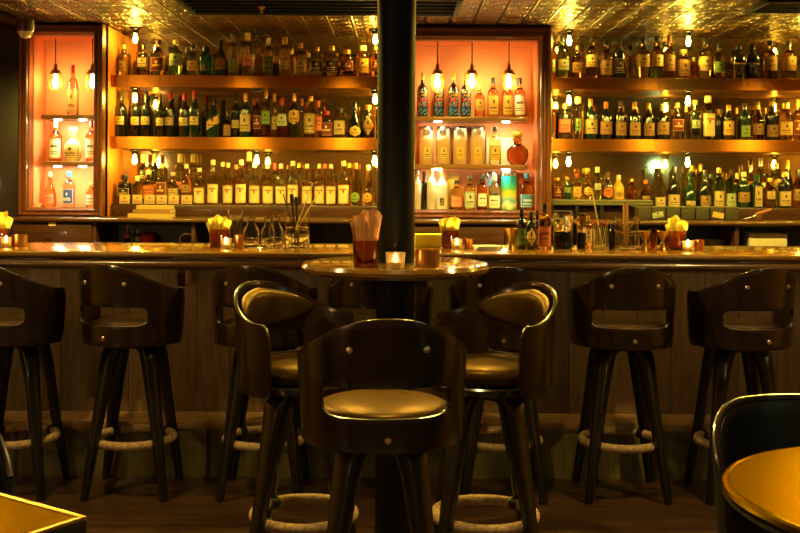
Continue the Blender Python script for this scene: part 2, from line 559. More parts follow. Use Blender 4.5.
MB().tube([(-0.26, -0.1, CZ - czz), (-0.2, -0.08, 0.09), (-0.05, -0.01, 0.03), (-0.01, 0, 0.02)], [0.02, 0.022, 0.03, 0.03], 12).build('arm', M['cab_wood'], cam_t)
MB().lathe([(0.03, 0.045), (0.05, 0.04), (0.055, 0.0), (0.05, -0.03), (0.04, -0.035)], 24).build('housing', M['cab_wood'], cam_t)
MB().lathe([(0.008, -0.075), (0.03, -0.066), (0.042, -0.045), (0.044, -0.02), (0.04, 0.0)], 24).build('lens', M['silver'], cam_t)

# ------------------------------------------------------------------ mirrors, shelves, risers
NXL0, NXL1 = P(18, 120, 6.8)[0], P(103.5, 120, 6.8)[0]     # narrow niche
NXC0, NXC1 = -0.06, P(552, 120, 6.8)[0]                    # wide niche
RX = 3.5
tag(struct(MB().box(NXL1, NXC0, MY, MY + 0.018, 1.0, CZ).build('back_bar_mirror', M['mirror'])), 'aged dark mirror behind the shelves between the two orange niches', 'mirror', kind='thing')
tag(struct(MB().box(NXC1, RX, MY, MY + 0.018, 1.0, CZ).build('back_bar_mirror', M['mirror'])), 'aged dark mirror behind the shelves beyond the wide orange niche', 'mirror', kind='thing')
SF = 6.97
for (a, b, where) in ((NXL1, NXC0, 'between the two niches'), (NXC1, RX, 'beyond the wide niche')):
    for (z0, z1, nm) in ((2.015, 2.09, 'upper'), (1.605, 1.68, 'lower')):
        t = thing('wall_shelf', '%s copper-faced shelf of bottles %s' % (nm, where), 'shelf', ((a + b) / 2, MY, z0), 0, 'copper-faced wall shelves')
        h = (b - a) / 2
        MB().box(-h + 0.002, h - 0.002, SF + 0.012 - MY, -0.002, 0.0, z1 - z0).build('board', M['shelf_metal'], t, smooth=False)
        MB().box(-h + 0.001, h - 0.001, SF - MY, SF + 0.012 - MY, -0.004, z1 - z0 + 0.002).build('fascia', M['fascia'], t, bevel=0.002, smooth=False)

# back counter and its cabinets
CT = 1.153
ct = thing('back_counter', 'dark wooden back counter running under the bottles and niches', 'counter', (0, 6.55, 0))
MB().extrude_x([(0.0, CT - 0.03), (-0.012, CT - 0.02), (-0.012, CT - 0.008), (0.0, CT), (MY - 6.55, CT), (MY - 6.55, CT - 0.03)], x18 + 0.003, RX).build('counter_top', M['moulding'], ct, bevel=0.003)
MB().box(x18 + .003, RX, 0.32, MY - 6.55, 0.0, CT - 0.03).build('carcass_back', M['black_metal'], ct)
MB().box(x18 + .003, RX, 0.03, 0.32, 0.0, 0.92).build('lower_carcass', M['cab_wood'], ct)
for px in (94, 193, 300, 411, 507, 628, 737):
    X = P(px, 232, 6.58)[0]
    MB().box(X - 0.012, X + 0.012, 0.03, 0.33, 0.9, CT - 0.03).build('divider', M['cab_wood'], ct, bevel=0.002)
def drawer(px0, px1, knob, tagged=False):
    a, b = P(px0, 230, 6.56)[0] + 0.016, P(px1, 230, 6.56)[0] - 0.016
    d = MB().box(a, b, 0.015, 0.03, 0.925, CT - 0.036).build('drawer', M['cab_wood'], ct, bevel=0.003)
    X, Z = P(knob, 239, 6.55)
    MB().tube([(X, 0.016, Z), (X, -0.004, Z), (X, -0.01, Z), (X, -0.018, Z)], [0.006, 0.006, 0.014, 0.011], 12).build('knob', M['black_metal'], d)
    if tagged:
        x0, z0 = P(48, 226, 6.55); x1, z1 = P(55, 222.5, 6.55)
        MB().box(x0, x1, 0.011, 0.016, z0, z1).build('paper_tag', M['wax'], d)
drawer(10, 94, 48, True); drawer(411, 507, 470); drawer(507, 550, 540)

rz = 1.228
rs = MB().box(NXL1 + 0.002, NXC0 - 0.002, SF, MY - 0.002, CT, rz).build('bottle_riser', M['cab_wood'], bevel=0.004)
tag(rs, 'reddish wooden riser carrying the syrup bottles between the niches', 'shelf', 'bottle risers')
rs = MB().box(NXC1 + 0.002, RX, SF, MY - 0.002, CT, rz).build('bottle_riser', M['cab_wood'], bevel=0.004)
tag(rs, 'dark wooden riser carrying the lowest bottles beyond the wide niche', 'shelf', 'bottle risers')
ra, rb = NXC1 + 0.01, P(650, 200, 7.0)[0]
rs = thing('bottle_ledge', 'grey-green raised ledge holding bottles next to the wide niche', 'shelf', (ra, 6.9, CT))
L = rb - ra
MB().box(0, L, 0.0, 0.39, 0.108, 0.125).build('ledge_board', M['green_plastic'], rs, bevel=0.005)
MB().box(0.0, L, 0.0, 0.012, 0.09, 0.108).build('lip', M['green_plastic'], rs, bevel=0.003)
for k in range(5):
    MB().box(k * (L - 0.02) / 4, k * (L - 0.02) / 4 + 0.02, 0.01, 0.065, 0.0, 0.108).build('support', M['black_metal'], rs)

# ------------------------------------------------------------------ niches
def niche(x0, x1, z0, z1, fw, fwb, label, shelves, pucks, sx):
    """x0..x1, z0..z1: outer frame; fw frame width"""
    t = thing('display_niche', label, 'niche', ((x0 + x1) / 2, MY, z0), 0, 'orange display niches')
    w = (x1 - x0) / 2; hh = z1 - z0
    yf, yb = 6.8 - MY, 7.13 - MY
    # moulded frame swept round the opening
    prof = [(0.0, 0.10), (0.0, 0.012), (0.012, 0.006), (0.018, -0.004), (0.03, -0.008), (0.04, 0.002), (0.055, 0.002),
            (0.062, -0.014), (0.078, -0.022), (0.09, -0.016), (0.1, 0.0), (0.1, 0.10)]
    vs, fs = [], []
    k = len(prof)
    for o, y in prof:
        o1 = o * fw / 0.1; ob = o * fwb / 0.1
        vs += [(-w + fw - o1, yf + y, fwb - ob), (w - fw + o1, yf + y, fwb - ob), (w - fw + o1, yf + y, hh - fw + o1), (-w + fw - o1, yf + y, hh - fw + o1)]
    for i in range(k):
        j = (i + 1) % k
        for c in range(4):
            d = (c + 1) % 4
            fs.append((i * 4 + c, i * 4 + d, j * 4 + d, j * 4 + c))
    MB().add(vs, fs).build('frame', M['frame_wood'], t, angle=25)
    a, b, c, d = -w + fw, w - fw, fwb, hh - fw
    MB().box(a, b, yb, yb + 0.012, c, d).build('back_panel', M['orange_paint'], t)
    for (u, v) in ((-w + 0.012, a), (b, w - 0.012)):
        MB().box(u, v, yf + 0.09, yb + 0.012, c - 0.01, d + 0.01).build('side_panel', M['orange_side'], t)
    MB().box(a, b, yf + 0.05, yb + 0.012, 0.008, c).build('sill', M['shelf_wood'], t, bevel=0.003)
    MB().box(a, b, yf + 0.09, yb + 0.012, d, hh - 0.012).build('head_panel', M['orange_side'], t)
    # outer sides of the box
    for s in (-1, 1):
        e = s * w
        MB().box(min(e, e - s * 0.012), max(e, e - s * 0.012), yf + 0.05, -0.001, 0.0, hh).build('outer_side', M['side_paint'], t)
    for zs in shelves:
        sh = MB().extrude_z(roundrect(sx[0] - (x0 + x1) / 2, sx[1] - (x0 + x1) / 2, yf + 0.115, yb, 0.03, (1 if sx[2] else 0)), zs - z0 - 0.03, zs - z0).build('shelf', M['shelf_wood'], t, bevel=0.005, segs=3)
        for px in pucks:
            q = MB().lathe([(0.018, -0.036), (0.024, -0.034), (0.024, -0.03)], 20).build('puck_light', M['puck'], sh)
            q.location = (px - (x0 + x1) / 2, yf + 0.15, zs - z0)
    return t


def roundrect(x0, x1, y0, y1, r, which):
    pts = []
    def arc(cx_, cy_, a0):
        for k in range(7):
            a = math.radians(a0 + 15 * k); pts.append((cx_ + r * math.cos(a), cy_ + r * math.sin(a)))
    arc(x0 + r, y0 + r, 180); arc(x1 - r, y0 + r, 270)
    pts.append((x1, y1)); pts.append((x0, y1))
    return pts


NS = [P(470, 117, 6.95)[1], P(470, 164.5, 6.95)[1]]
NSILL = P(470, 210, 6.95)[1]
NSL = [P(70, 115, 6.95)[1], P(70, 161.5, 6.95)[1]]
NSILLL = P(70, 207.5, 6.95)[1]
fwx = 10.5 * 6.8 / F
niche(NXL0, NXL1, CT, CZ - 0.006, fwx, NSILLL - CT, 'narrow orange-lit niche with a red-brown frame in the corner', NSL,
      [P(58, 120, 6.95)[0], P(83, 120, 6.95)[0]], (P(39, 120, 6.9)[0], NXL1 - fwx, False))
niche(NXC0, NXC1, CT, CZ - 0.006, 13.5 * 6.8 / F, NSILL - CT, 'wide orange-lit niche with a red-brown frame beside the black column', NS,
      [P(438, 120, 6.95)[0], P(506, 120, 6.95)[0]], (NXC0 + 13.5 * 6.8 / F, P(529, 120, 6.9)[0], True))

# ------------------------------------------------------------------ bulbs
def make_bulb(label, loc, mat='bulb'):
    t = thing('filament_bulb', label, 'light bulb', loc, 0, 'bare filament bulbs')
    MB().lathe([(0.034, 0.0), (0.034, -0.008), (0.022, -0.014), (0.020, -0.036), (0.014, -0.04)], 20).build('socket', M['black_metal'], t)
    MB().lathe([(0.007, -0.038), (0.008, -0.048), (0.012, -0.060), (0.0148, -0.076), (0.0135, -0.088), (0.008, -0.097), (0.002, -0.100)], 18).build('bulb', M[mat], t)
    return t
b0 = None
tiers = (('ceiling', CZ), ('upper shelf', 2.011), ('lower shelf', 1.601))
spots = []
for (px, wh) in ((135, 'beside the narrow niche'), (257, 'midway between the niches'), (375, 'behind the black column')):
    spots.append((P(px, 100, 7.0)[0], wh))
for (px, wh) in ((569, 'close to the wide niche'), (688, 'midway beyond the wide niche'), (806, 'far beyond the wide niche')):
    spots.append((P(px, 100, 7.0)[0], wh))
for (X, wh) in spots:
    for (nm, z) in tiers:
        lab = 'glowing filament bulb under the %s %s' % (nm, wh)
        if 'midway between' in wh and nm != 'lower shelf':
            make_bulb('unlit filament bulb under the %s %s' % (nm, wh), (X, 7.0, z), 'glass'); continue
        if b0 is None: b0 = make_bulb(lab, (X, 7.0, z))
        else: dup(b0, (X, 7.0, z), 0, lab)

# cage pendants in the niches
def make_pendant(label, loc, drop):
    t = thing('cage_pendant', label, 'pendant lamp', loc, 0, 'brass cage pendants in the niches')
    MB().tube([(0, 0, 0), (0, 0, -drop)], 0.0035, 8).build('cord', M['black_metal'], t)
    MB().lathe([(0.006, -drop + 0.03), (0.012, -drop + 0.02), (0.014, -drop - 0.01), (0.03, -drop - 0.014), (0.034, -drop - 0.03), (0.042, -drop - 0.036), (0.042, -drop - 0.044), (0.02, -drop - 0.044)], 20).build('cap', M['brass'], t)
    c = MB()
    for k in range(8):
        a = 2 * PI * k / 8
        c.tube([(0.04 * math.cos(a), 0.04 * math.sin(a), -drop - 0.04), (0.042 * math.cos(a), 0.042 * math.sin(a), -drop - 0.13), (0.02 * math.cos(a), 0.02 * math.sin(a), -drop - 0.15)], 0.0018, 6)
    for z in (0.07, 0.10, 0.13):
        c.tube([(0.042 * math.cos(2 * PI * k / 20), 0.042 * math.sin(2 * PI * k / 20), -drop - z) for k in range(20)], 0.0018, 6, closed=True)
    c.build('cage', M['brass'], t)
    MB().lathe([(0.008, -drop - 0.044), (0.010, -drop - 0.06), (0.016, -drop - 0.085), (0.019, -drop - 0.105), (0.014, -drop - 0.125), (0.004, -drop - 0.135)], 16).build('bulb', M['pend_glow'], t)
    return t
pz = CZ - 0.006 - 0.075
for px, lab in ((437.5, 'brass cage pendant in the wide niche next to the column'), (472, 'brass cage pendant at the middle of the wide niche'),
                (509, 'brass cage pendant in the wide niche near its outer frame'), (55.5, 'brass cage pendant in the narrow niche, hanging clear of the frame'),
                (92.5, 'brass cage pendant in the narrow niche, half behind the frame')):
    X, z = P(px, 68, 6.93)
    make_pendant(lab, (X, 6.93, pz), pz - z - 0.0)

# ------------------------------------------------------------------ bottles
PROF = {
    'wine': [(0, .88), (.012, 1), (.60, 1), (.65, .93), (.69, .72), (.73, .44), (.77, .34), (.93, .31), (1, .31)],
    'sloping': [(0, .9), (.012, 1), (.40, 1), (.50, .93), (.60, .74), (.69, .5), (.77, .37), (.95, .31), (1, .31)],
    'syrup': [(0, .9), (.012, 1), (.50, 1), (.56, .95), (.63, .70), (.70, .46), (.78, .38), (.97, .34), (1, .34)],
    'whisky': [(0, .92), (.014, 1), (.60, 1), (.66, .94), (.70, .75), (.735, .47), (.77, .38), (1, .36)],
    'apothecary': [(0, .92), (.014, 1), (.66, 1), (.72, .93), (.76, .72), (.79, .44), (.83, .40), (.84, .48), (1, .48)],
    'tall': [(0, .92), (.012, 1), (.66, 1), (.72, .84), (.76, .48), (.79, .40), (1, .38)],
    'bell': [(0, .86), (.03, 1), (.22, 1), (.38, .92), (.50, .68), (.59, .44), (.68, .33), (.95, .29), (1, .29)],
    'decanter': [(0, .62), (.05, .72), (.14, .94), (.30, 1), (.45, .95), (.56, .66), (.62, .36), (.72, .33), (.73, .42), (.8, .42), (1, .42)],
}
CAPZ = {'wine': .84, 'sloping': .82, 'syrup': .90, 'whisky': .88, 'apothecary': .86, 'tall': .84, 'bell': .88, 'decanter': .80}
KW = {'wine': 'wine-shaped', 'sloping': 'sloping', 'syrup': 'syrup', 'whisky': 'round', 'apothecary': 'squat', 'tall': 'tall', 'bell': 'bell-shaped', 'decanter': 'decanter'}
GW = {'clear': 'clear', 'straw': 'straw-gold', 'amber': 'amber', 'peach': 'peach', 'red': 'red', 'pink': 'rose', 'green': 'green', 'teal': 'teal', 'brown': 'brown', 'olive': 'olive',
      'dark': 'dark', 'dkgreen': 'dark green', 'black': 'black', 'cream': 'cream', 'yellow': 'yellow', 'silver': 'silver', 'art': 'black painted'}
ORD = ['', 'first', 'second', 'third', 'fourth', 'fifth', 'sixth', 'seventh', 'eighth', 'ninth', 'tenth', 'eleventh', 'twelfth', 'thirteenth', 'fourteenth', 'fifteenth',
       'sixteenth', 'seventeenth', 'eighteenth', 'nineteenth', 'twentieth', 'twenty-first', 'twenty-second']
PLACED = []


def rad_at(prof, z):
    for (a, ra_), (b, rb_) in zip(prof, prof[1:]):
        if a <= z <= b: return ra_ + (rb_ - ra_) * (z - a) / max(b - a, 1e-6)
    return prof[-1][1]


def sq(c, d, e): return 1.0 if e <= 2.01 else 1 / (abs(c) ** e + abs(d) ** e) ** (1 / e)


def bottle(X, Y, zb, Hh, R, kind, glass, cap, lab, label, group, square=False, liquid=None, span=None, shape='rect', flat=1.0):
    t = thing('bottle', label, 'bottle', (X, Y, zb + 0.0005), random.uniform(-0.12, 0.12), group)
    pr = PROF[kind]
    e0 = 7.0 if square else 2.0
    cz = CAPZ[kind]
    def ring(z):
        r = rad_at(pr, z)
        e = 2.0 + (e0 - 2.0) * max(0.0, min(1.0, (r - 0.5) / 0.4)) if square else 2.0
        k = 0.90 if square else 1.0
        return (r * R * (k if r > .6 else 1), z * Hh, e)
    zs = sorted(set([z for z, _ in pr if z < cz] + [cz]))
    seg = 32 if square else 22
    if liquid and liquid[1] < cz:
        lm, lz = liquid
        lo = [z for z in zs if z < lz - 0.005] + [lz]
        hi = [lz] + [z for z in zs if z > lz + 0.005]
        MB().lathe([ring(z) for z in lo], seg, flat=flat).build('filled_body', M[lm], t, angle=50)
        MB().lathe([ring(z) for z in hi], seg, flat=flat).build('bottle_glass', M[glass], t, angle=50)
    else:
        MB().lathe([ring(z) for z in zs], seg, flat=flat).build('bottle_body', M[glass], t, angle=50)
    rc = rad_at(pr, cz) * R * 1.10
    if kind == 'decanter':
        MB().lathe([(rc * .8, cz * Hh - .002), (rc * .85, (cz + .03) * Hh), (rc * 1.05, (cz + .06) * Hh), (rc * 1.12, (cz + .12) * Hh), (rc * 1.0, Hh - .004), (rc * .8, Hh)], 16).build('stopper', M[cap], t)
    else:
        MB().lathe([(rc, cz * Hh - 0.002), (rc, Hh - 0.003), (rc * .9, Hh)], 16).build('cap', M[cap], t)
    if lab:
        mat, z0, z1, sp_ = lab[:4]
        an = math.radians(sp_)
        n, rows = 14, 6
        vs, fs = [], []
        for lay in (1.012, 1.004):
            for j in range(rows + 1):
                fz = j / rows; z = z0 + (z1 - z0) * fz
                w = an
                if shape == 'oval': w = an * math.sqrt(max(0.02, 1 - (2 * fz - 1) ** 2))
                if shape == 'diamond': w = an * max(0.06, 1 - abs(2 * fz - 1))
                for i in range(n + 1):
                    zz = z
                    fi = 2 * i / n - 1
                    if shape == 'slant': zz = z + fi * 0.10
                    a = -PI / 2 + w * fi
                    r, _, e = ring(zz)
                    c, d = math.cos(a), math.sin(a)
                    q = r * sq(c, d, e) * lay
                    vs.append((q * c, q * d * flat, zz * Hh))
        K = (rows + 1) * (n + 1)
        for lay in (0, 1):
            for j in range(rows):
                for i in range(n):
                    a = lay * K + j * (n + 1) + i
                    f = (a, a + 1, a + n + 2, a + n + 1)
                    fs.append(f if lay == 0 else tuple(reversed(f)))
        bd = [i for i in range(n + 1)] + [j * (n + 1) + n for j in range(1, rows + 1)] + [rows * (n + 1) + i for i in range(n - 1, -1, -1)] + [j * (n + 1) for j in range(rows - 1, 0, -1)]
        for q in range(len(bd)):
            a, b = bd[q], bd[(q + 1) % len(bd)]
            fs.append((b, a, a + K, b + K))
        MB().add(vs, fs).build('paper_label', M[mat], t, angle=60)
    return t


def lw(lab): return lab[0][2:].replace('_', ' ').replace('darkred', 'dark red').replace('bluewhite', 'blue') if lab else None


def row(items, Y, zb, group, place, anchors, backrow=False):
    """items: (px, top, half width, kind, glass, cap, label-spec or None[, extra dict])"""
    n = len(items)
    for i, it in enumerate(items):
        px, top, hw, kind, glass, cap, lab = it[:7]
        ex = dict(it[7]) if len(it) > 7 else {}
        yy = ex.pop('Y', Y + random.uniform(-0.008, 0.008))
        zz = ex.pop('z', zb)
        X, _ = P(px, 130, yy)
        X = P(px, (top + HY - (zz - H) * F / yy) / 2, yy)[0]
        Rb = hw * yy / F
        lo_, hi_ = (6.93, 7.10) if yy < 7.03 and 'niche' in group else (SF + 0.05, 7.255)
        def clash(y_, r_):
            return any(abs(z2 - zz) < 0.02 and (X - x2) ** 2 + (y_ - y2) ** 2 < (r_ + r2 + 0.0008) ** 2 for x2, y2, z2, r2 in PLACED)
        best = None
        for sc_ in (1.0, .96, .92, .88, .84, .8, .74, .68):
            for d in sorted((q * 0.004 * s_ for q in range(36) for s_ in (1, -1)), key=abs):
                y_ = yy + d
                if lo_ <= y_ <= hi_ and not clash(y_, Rb * sc_): best = (y_, sc_); break
            if best: break
        if best: yy, Rb = best[0], Rb * best[1]
        X = P(px, (top + HY - (zz - H) * F / yy) / 2, yy)[0]
        PLACED.append((X, yy, zz, Rb))
        Ht = P(px, top, yy)[1] - zz
        g = ex.get('liquid')
        k = i + 1; anc = anchors[0]
        if len(anchors) > 1 and n - i < k: k, anc = n - i, anchors[1]
        look = GW[glass] if not g else '%s-filled' % GW[g[0]]
        pre = '%s %s%s bottle' % (look, 'square ' if ex.get('square') else '', KW[kind] if not ex.get('square') else '')
        pre = ' '.join(pre.split()).replace('decanter bottle', 'decanter')
        if glass == 'art': pre = 'black bottle'
        s = pre + (', %s label' % lw(lab) if lab else ', %s cap' % cap[4:])
        if glass == 'art': s = 'black bottle with colourful artwork'
        s += ', %s from %s, %s' % (ORD[k], anc, place)
        M_art = ex.pop('cat', None)
        bottle(X, yy, zz, Ht, Rb, kind, 'black' if glass == 'art' else glass, cap, lab, s, group, **ex)


L1 = lambda m, a=.2, b=.5, s=60: ('l_' + m, a, b, s)
cl = 'clear'
SQ = {'square': True}
LT = [
    (123.5, 45, 5.6, 'whisky', 'amber', 'cap_gold', L1('tan', .15, .5)),
    (143.5, 45, 5.8, 'whisky', cl, 'cap_black', L1('cream', .3, .6), dict(square=True, liquid=('amber', .2))),
    (158, 40, 7, 'whisky', cl, 'cap_brown', L1('darkred', .15, .52, 66)),
    (176, 40, 7, 'whisky', 'green', 'cap_cream', L1('sage', .3, .62)),
    (193, 45, 5.8, 'whisky', 'straw', 'cap_black', L1('gold', .2, .5), SQ),
    (206, 47, 6.8, 'apothecary', 'teal', 'cap_black', L1('dark', .2, .42, 40)),
    (220.5, 40, 6.2, 'sloping', 'dark', 'cap_black', L1('tan', .2, .5)),
    (233, 33, 5.8, 'tall', cl, 'cap_silver', L1('green', .12, .4, 35)),
    (247.5, 33, 7, 'tall', cl, 'cap_cream', L1('pink', .25, .5, 40)),
    (258.5, 48, 5, 'whisky', 'amber', 'cap_gold', L1('tan', .2, .5)),
    (268.5, 38, 5.2, 'tall', 'straw', 'cap_cream', L1('green', .12, .52)),
    (285, 37, 6, 'tall', cl, 'cap_gold', L1('cream', .2, .42, 40)),
    (292, 49, 3.6, 'tall', 'straw', 'cap_gold', None),
    (300.5, 43, 6.2, 'whisky', 'straw', 'cap_gold', L1('cream', .15, .52)),
    (309, 53, 3.4, 'tall', 'straw', 'cap_cream', L1('dark', .3, .5, 40)),
    (317, 47, 6.2, 'whisky', cl, 'cap_gold', L1('dark', .18, .56, 70)),
    (332, 46, 6.8, 'whisky', cl, 'cap_gold', L1('dark', .18, .56, 70)),
    (347, 50, 7, 'apothecary', 'amber', 'cap_gold', L1('darkred', .25, .6, 70), dict(liquid=('straw', .2))),
    (363, 46, 7, 'apothecary', 'straw', 'cap_cream', L1('gold', .15, .6)),
    (376, 46, 5.5, 'whisky', 'amber', 'cap_gold', L1('darkred', .2, .55)),
]
SB = 'top shelf between the niches'
row(LT, 7.1, 2.09, 'bottles on the top shelf between the niches', SB, ('the narrow niche', 'the column'))
dk = 'dark'
wl = L1('cream', .27, .45, 50)
LM = [
    (120.5, 91, 6.3, 'wine', dk, 'cap_black', wl), (135.5, 92, 5.3, 'wine', dk, 'cap_black', wl), (146, 91, 5.5, 'wine', dk, 'cap_black', wl),
    (160, 94, 4.8, 'wine', dk, 'cap_brown', wl), (170, 92, 5.8, 'wine', dk, 'cap_red', wl), (184.5, 93, 5.8, 'wine', dk, 'cap_red', wl),
    (194.5, 91, 5.6, 'wine', 'dkgreen', 'cap_red', wl), (213.5, 96, 7.2, 'sloping', 'dkgreen', 'cap_black', L1('gold', .26, .46, 56), dict(square=True, shape='slant')),
    (227, 116, 4.2, 'whisky', 'brown', 'cap_black', L1('tan', .1, .6)), (236, 93, 4.8, 'wine', dk, 'cap_black', L1('cream', .22, .4, 55)),
    (245.5, 93, 5.8, 'wine', 'dkgreen', 'cap_gold', L1('cream', .14, .52, 66)), (257, 93, 4.4, 'wine', 'brown', 'cap_red', L1('darkred', .2, .5)),
    (266, 89, 5.4, 'wine', cl, 'cap_gold', L1('green', .28, .55, 50), dict(liquid=('red', .26))), (274.5, 94, 3.6, 'tall', 'straw', 'cap_gold', L1('cream', .2, .5)),
    (282, 98, 5.8, 'sloping', cl, 'cap_red', L1('sage', .3, .6), dict(liquid=('red', .3))),
    (294, 93, 6.4, 'wine', dk, 'cap_gold', L1('gold', .3, .66, 62), dict(shape='oval')), (302, 99, 3.2, 'tall', cl, 'cap_orange', None),
    (310.5, 96, 6.8, 'whisky', 'straw', 'cap_gold', L1('cream', .12, .58, 64)), (318.5, 101, 3.6, 'tall', 'amber', 'cap_orange', L1('orange', .2, .6)),
    (326.5, 111, 6.8, 'apothecary', cl, 'cap_red', L1('darkred', .1, .58, 66), SQ), (339.5, 109, 6, 'apothecary', cl, 'cap_black', L1('cream', .14, .6, 66), SQ),
    (355, 102, 7, 'bell', dk, 'cap_black', L1('gold', .06, .34, 52), dict(shape='oval')), (368.5, 105, 6.4, 'apothecary', dk, 'cap_gold', L1('tan', .1, .66, 66), dict(shape='diamond')),
    (377, 91, 4, 'tall', cl, 'cap_gold', None),
]
row(LM, 7.1, 1.68, 'bottles on the middle shelf between the niches', 'middle shelf between the niches', ('the narrow niche', 'the column'))
fl = L1('fruit', .05, .46, 66)
LBF = [(124.5, 175, 6.3, 'apothecary', 'black', 'cap_black', L1('dark', .3, .55), SQ), (137.5, 176, 5, 'tall', cl, 'cap_cream', None), (149, 170, 6.2, 'whisky', cl, 'cap_cream', L1('orange', .2, .55), dict(liquid=('straw', .6))),
       (161.5, 164, 5.8, 'syrup', cl, 'cap_cream', L1('darkred', .2, .55)), (173, 172, 5.8, 'syrup', 'straw', 'cap_cream', L1('cream', .3, .5)), (186.5, 164, 5.2, 'syrup', 'amber', 'cap_cream', L1('tan', .3, .5))]
LBF += [(x, tp, w, 'syrup', g, 'cap_cream', fl) for (x, tp, w, g) in
        ((199.5, 168, 5.6, 'straw'), (213, 160, 5.7, cl), (228, 163, 5.2, 'straw'), (241, 160, 5.6, 'amber'), (254.5, 163, 5.6, cl), (268, 164, 5.6, 'straw'),
         (281, 164, 5.5, 'straw'), (293, 161, 5.8, cl), (307, 164, 5.4, 'amber'), (319.3, 164, 5.2, 'straw'), (331, 164, 5.2, cl), (343.5, 161, 5.8, 'straw'))]
LBF += [(355.5, 163, 6, 'bell', 'olive', 'cap_orange', L1('green', .08, .32, 50), dict(shape='oval')), (368, 165, 6.2, 'bell', cl, 'cap_cream', L1('gold', .08, .32, 50), dict(shape='oval'))]
row(LBF, 7.05, rz, 'bottles in the front row of the lowest shelf between the niches', 'lowest row between niches', ('the narrow niche', 'the column'))
LBB = [(143, 154, 5.2, 'tall', cl, 'cap_cream', L1('dark', .5, .68, 60), dict(shape='oval')), (155, 154, 5, 'tall', 'green', 'cap_cream', None), (180, 154, 5.6, 'tall', cl, 'cap_cream', L1('pink', .3, .45)),
       (193, 154, 5.6, 'tall', 'straw', 'cap_cream', None), (222.5, 162, 5, 'syrup', 'straw', 'cap_cream', None), (236, 165, 4.6, 'syrup', 'amber', 'cap_orange', None), (249, 152, 6, 'tall', 'straw', 'cap_cream', None),
       (275, 163, 5, 'tall', cl, 'cap_red', None), (299, 163, 5.2, 'syrup', cl, 'cap_gold', None), (325, 164, 5, 'syrup', 'amber', 'cap_orange', None), (349, 163, 4.8, 'syrup', 'straw', 'cap_gold', None)]
row(LBB, 7.19, rz, 'bottles in the rear row of the lowest shelf between the niches', 'lowest rear row between niches', ('the narrow niche', 'the column'))
# beyond the wide niche
RT = [(552, 36, 4.8, 'whisky', 'amber', 'cap_black', L1('sage', .15, .45)), (563, 36, 6.2, 'whisky', 'green', 'cap_black', L1('sage', .2, .45, 66)), (577.5, 46, 6, 'whisky', 'brown', 'cap_brown', L1('tan', .2, .5)),
      (592, 36, 6.4, 'whisky', 'straw', 'cap_black', L1('cream', .28, .56), dict(liquid=('brown', .25))), (606, 41, 6.4, 'whisky', cl, 'cap_black', L1('tan', .12, .5, 66)), (619, 38, 6.2, 'wine', dk, 'cap_black', L1('dark', .15, .5)),
      (630.5, 52, 4.2, 'whisky', 'straw', 'cap_gold', None), (643, 38, 6.8, 'whisky', 'straw', 'cap_black', L1('tan', .3, .58, 66)), (657, 36, 6.4, 'whisky', 'amber', 'cap_black', L1('cream', .3, .56), dict(liquid=('green', .28))),
      (669.5, 36, 5.8, 'wine', 'amber', 'cap_brown', L1('tan', .2, .56)), (683, 50, 7, 'apothecary', 'straw', 'cap_gold', L1('tan', .1, .66, 66)), (694, 58, 3.4, 'tall', 'red', 'cap_gold', None),
      (705, 39, 7, 'whisky', 'straw', 'cap_black', L1('cream', .22, .56, 62)), (719, 44, 6, 'whisky', 'straw', 'cap_black', L1('green', .2, .5)), (728.5, 58, 4.4, 'whisky', 'amber', 'cap_red', L1('tan', .2, .5)),
      (738.5, 44, 6.8, 'whisky', dk, 'cap_black', L1('tan', .42, .46, 60)), (752.5, 44, 6.8, 'whisky', 'dkgreen', 'cap_black', L1('tan', .42, .46, 60)), (770, 41, 7, 'whisky', 'amber', 'cap_black', L1('tan', .24, .6, 60), dict(liquid=('brown', .24))),
      (789, 41, 7, 'whisky', 'amber', 'cap_black', L1('tan', .24, .6, 60), dict(liquid=('brown', .24)))]
row(RT, 7.1, 2.09, 'bottles on the top shelf beyond the wide niche', 'top shelf beyond it', ('the wide niche',))
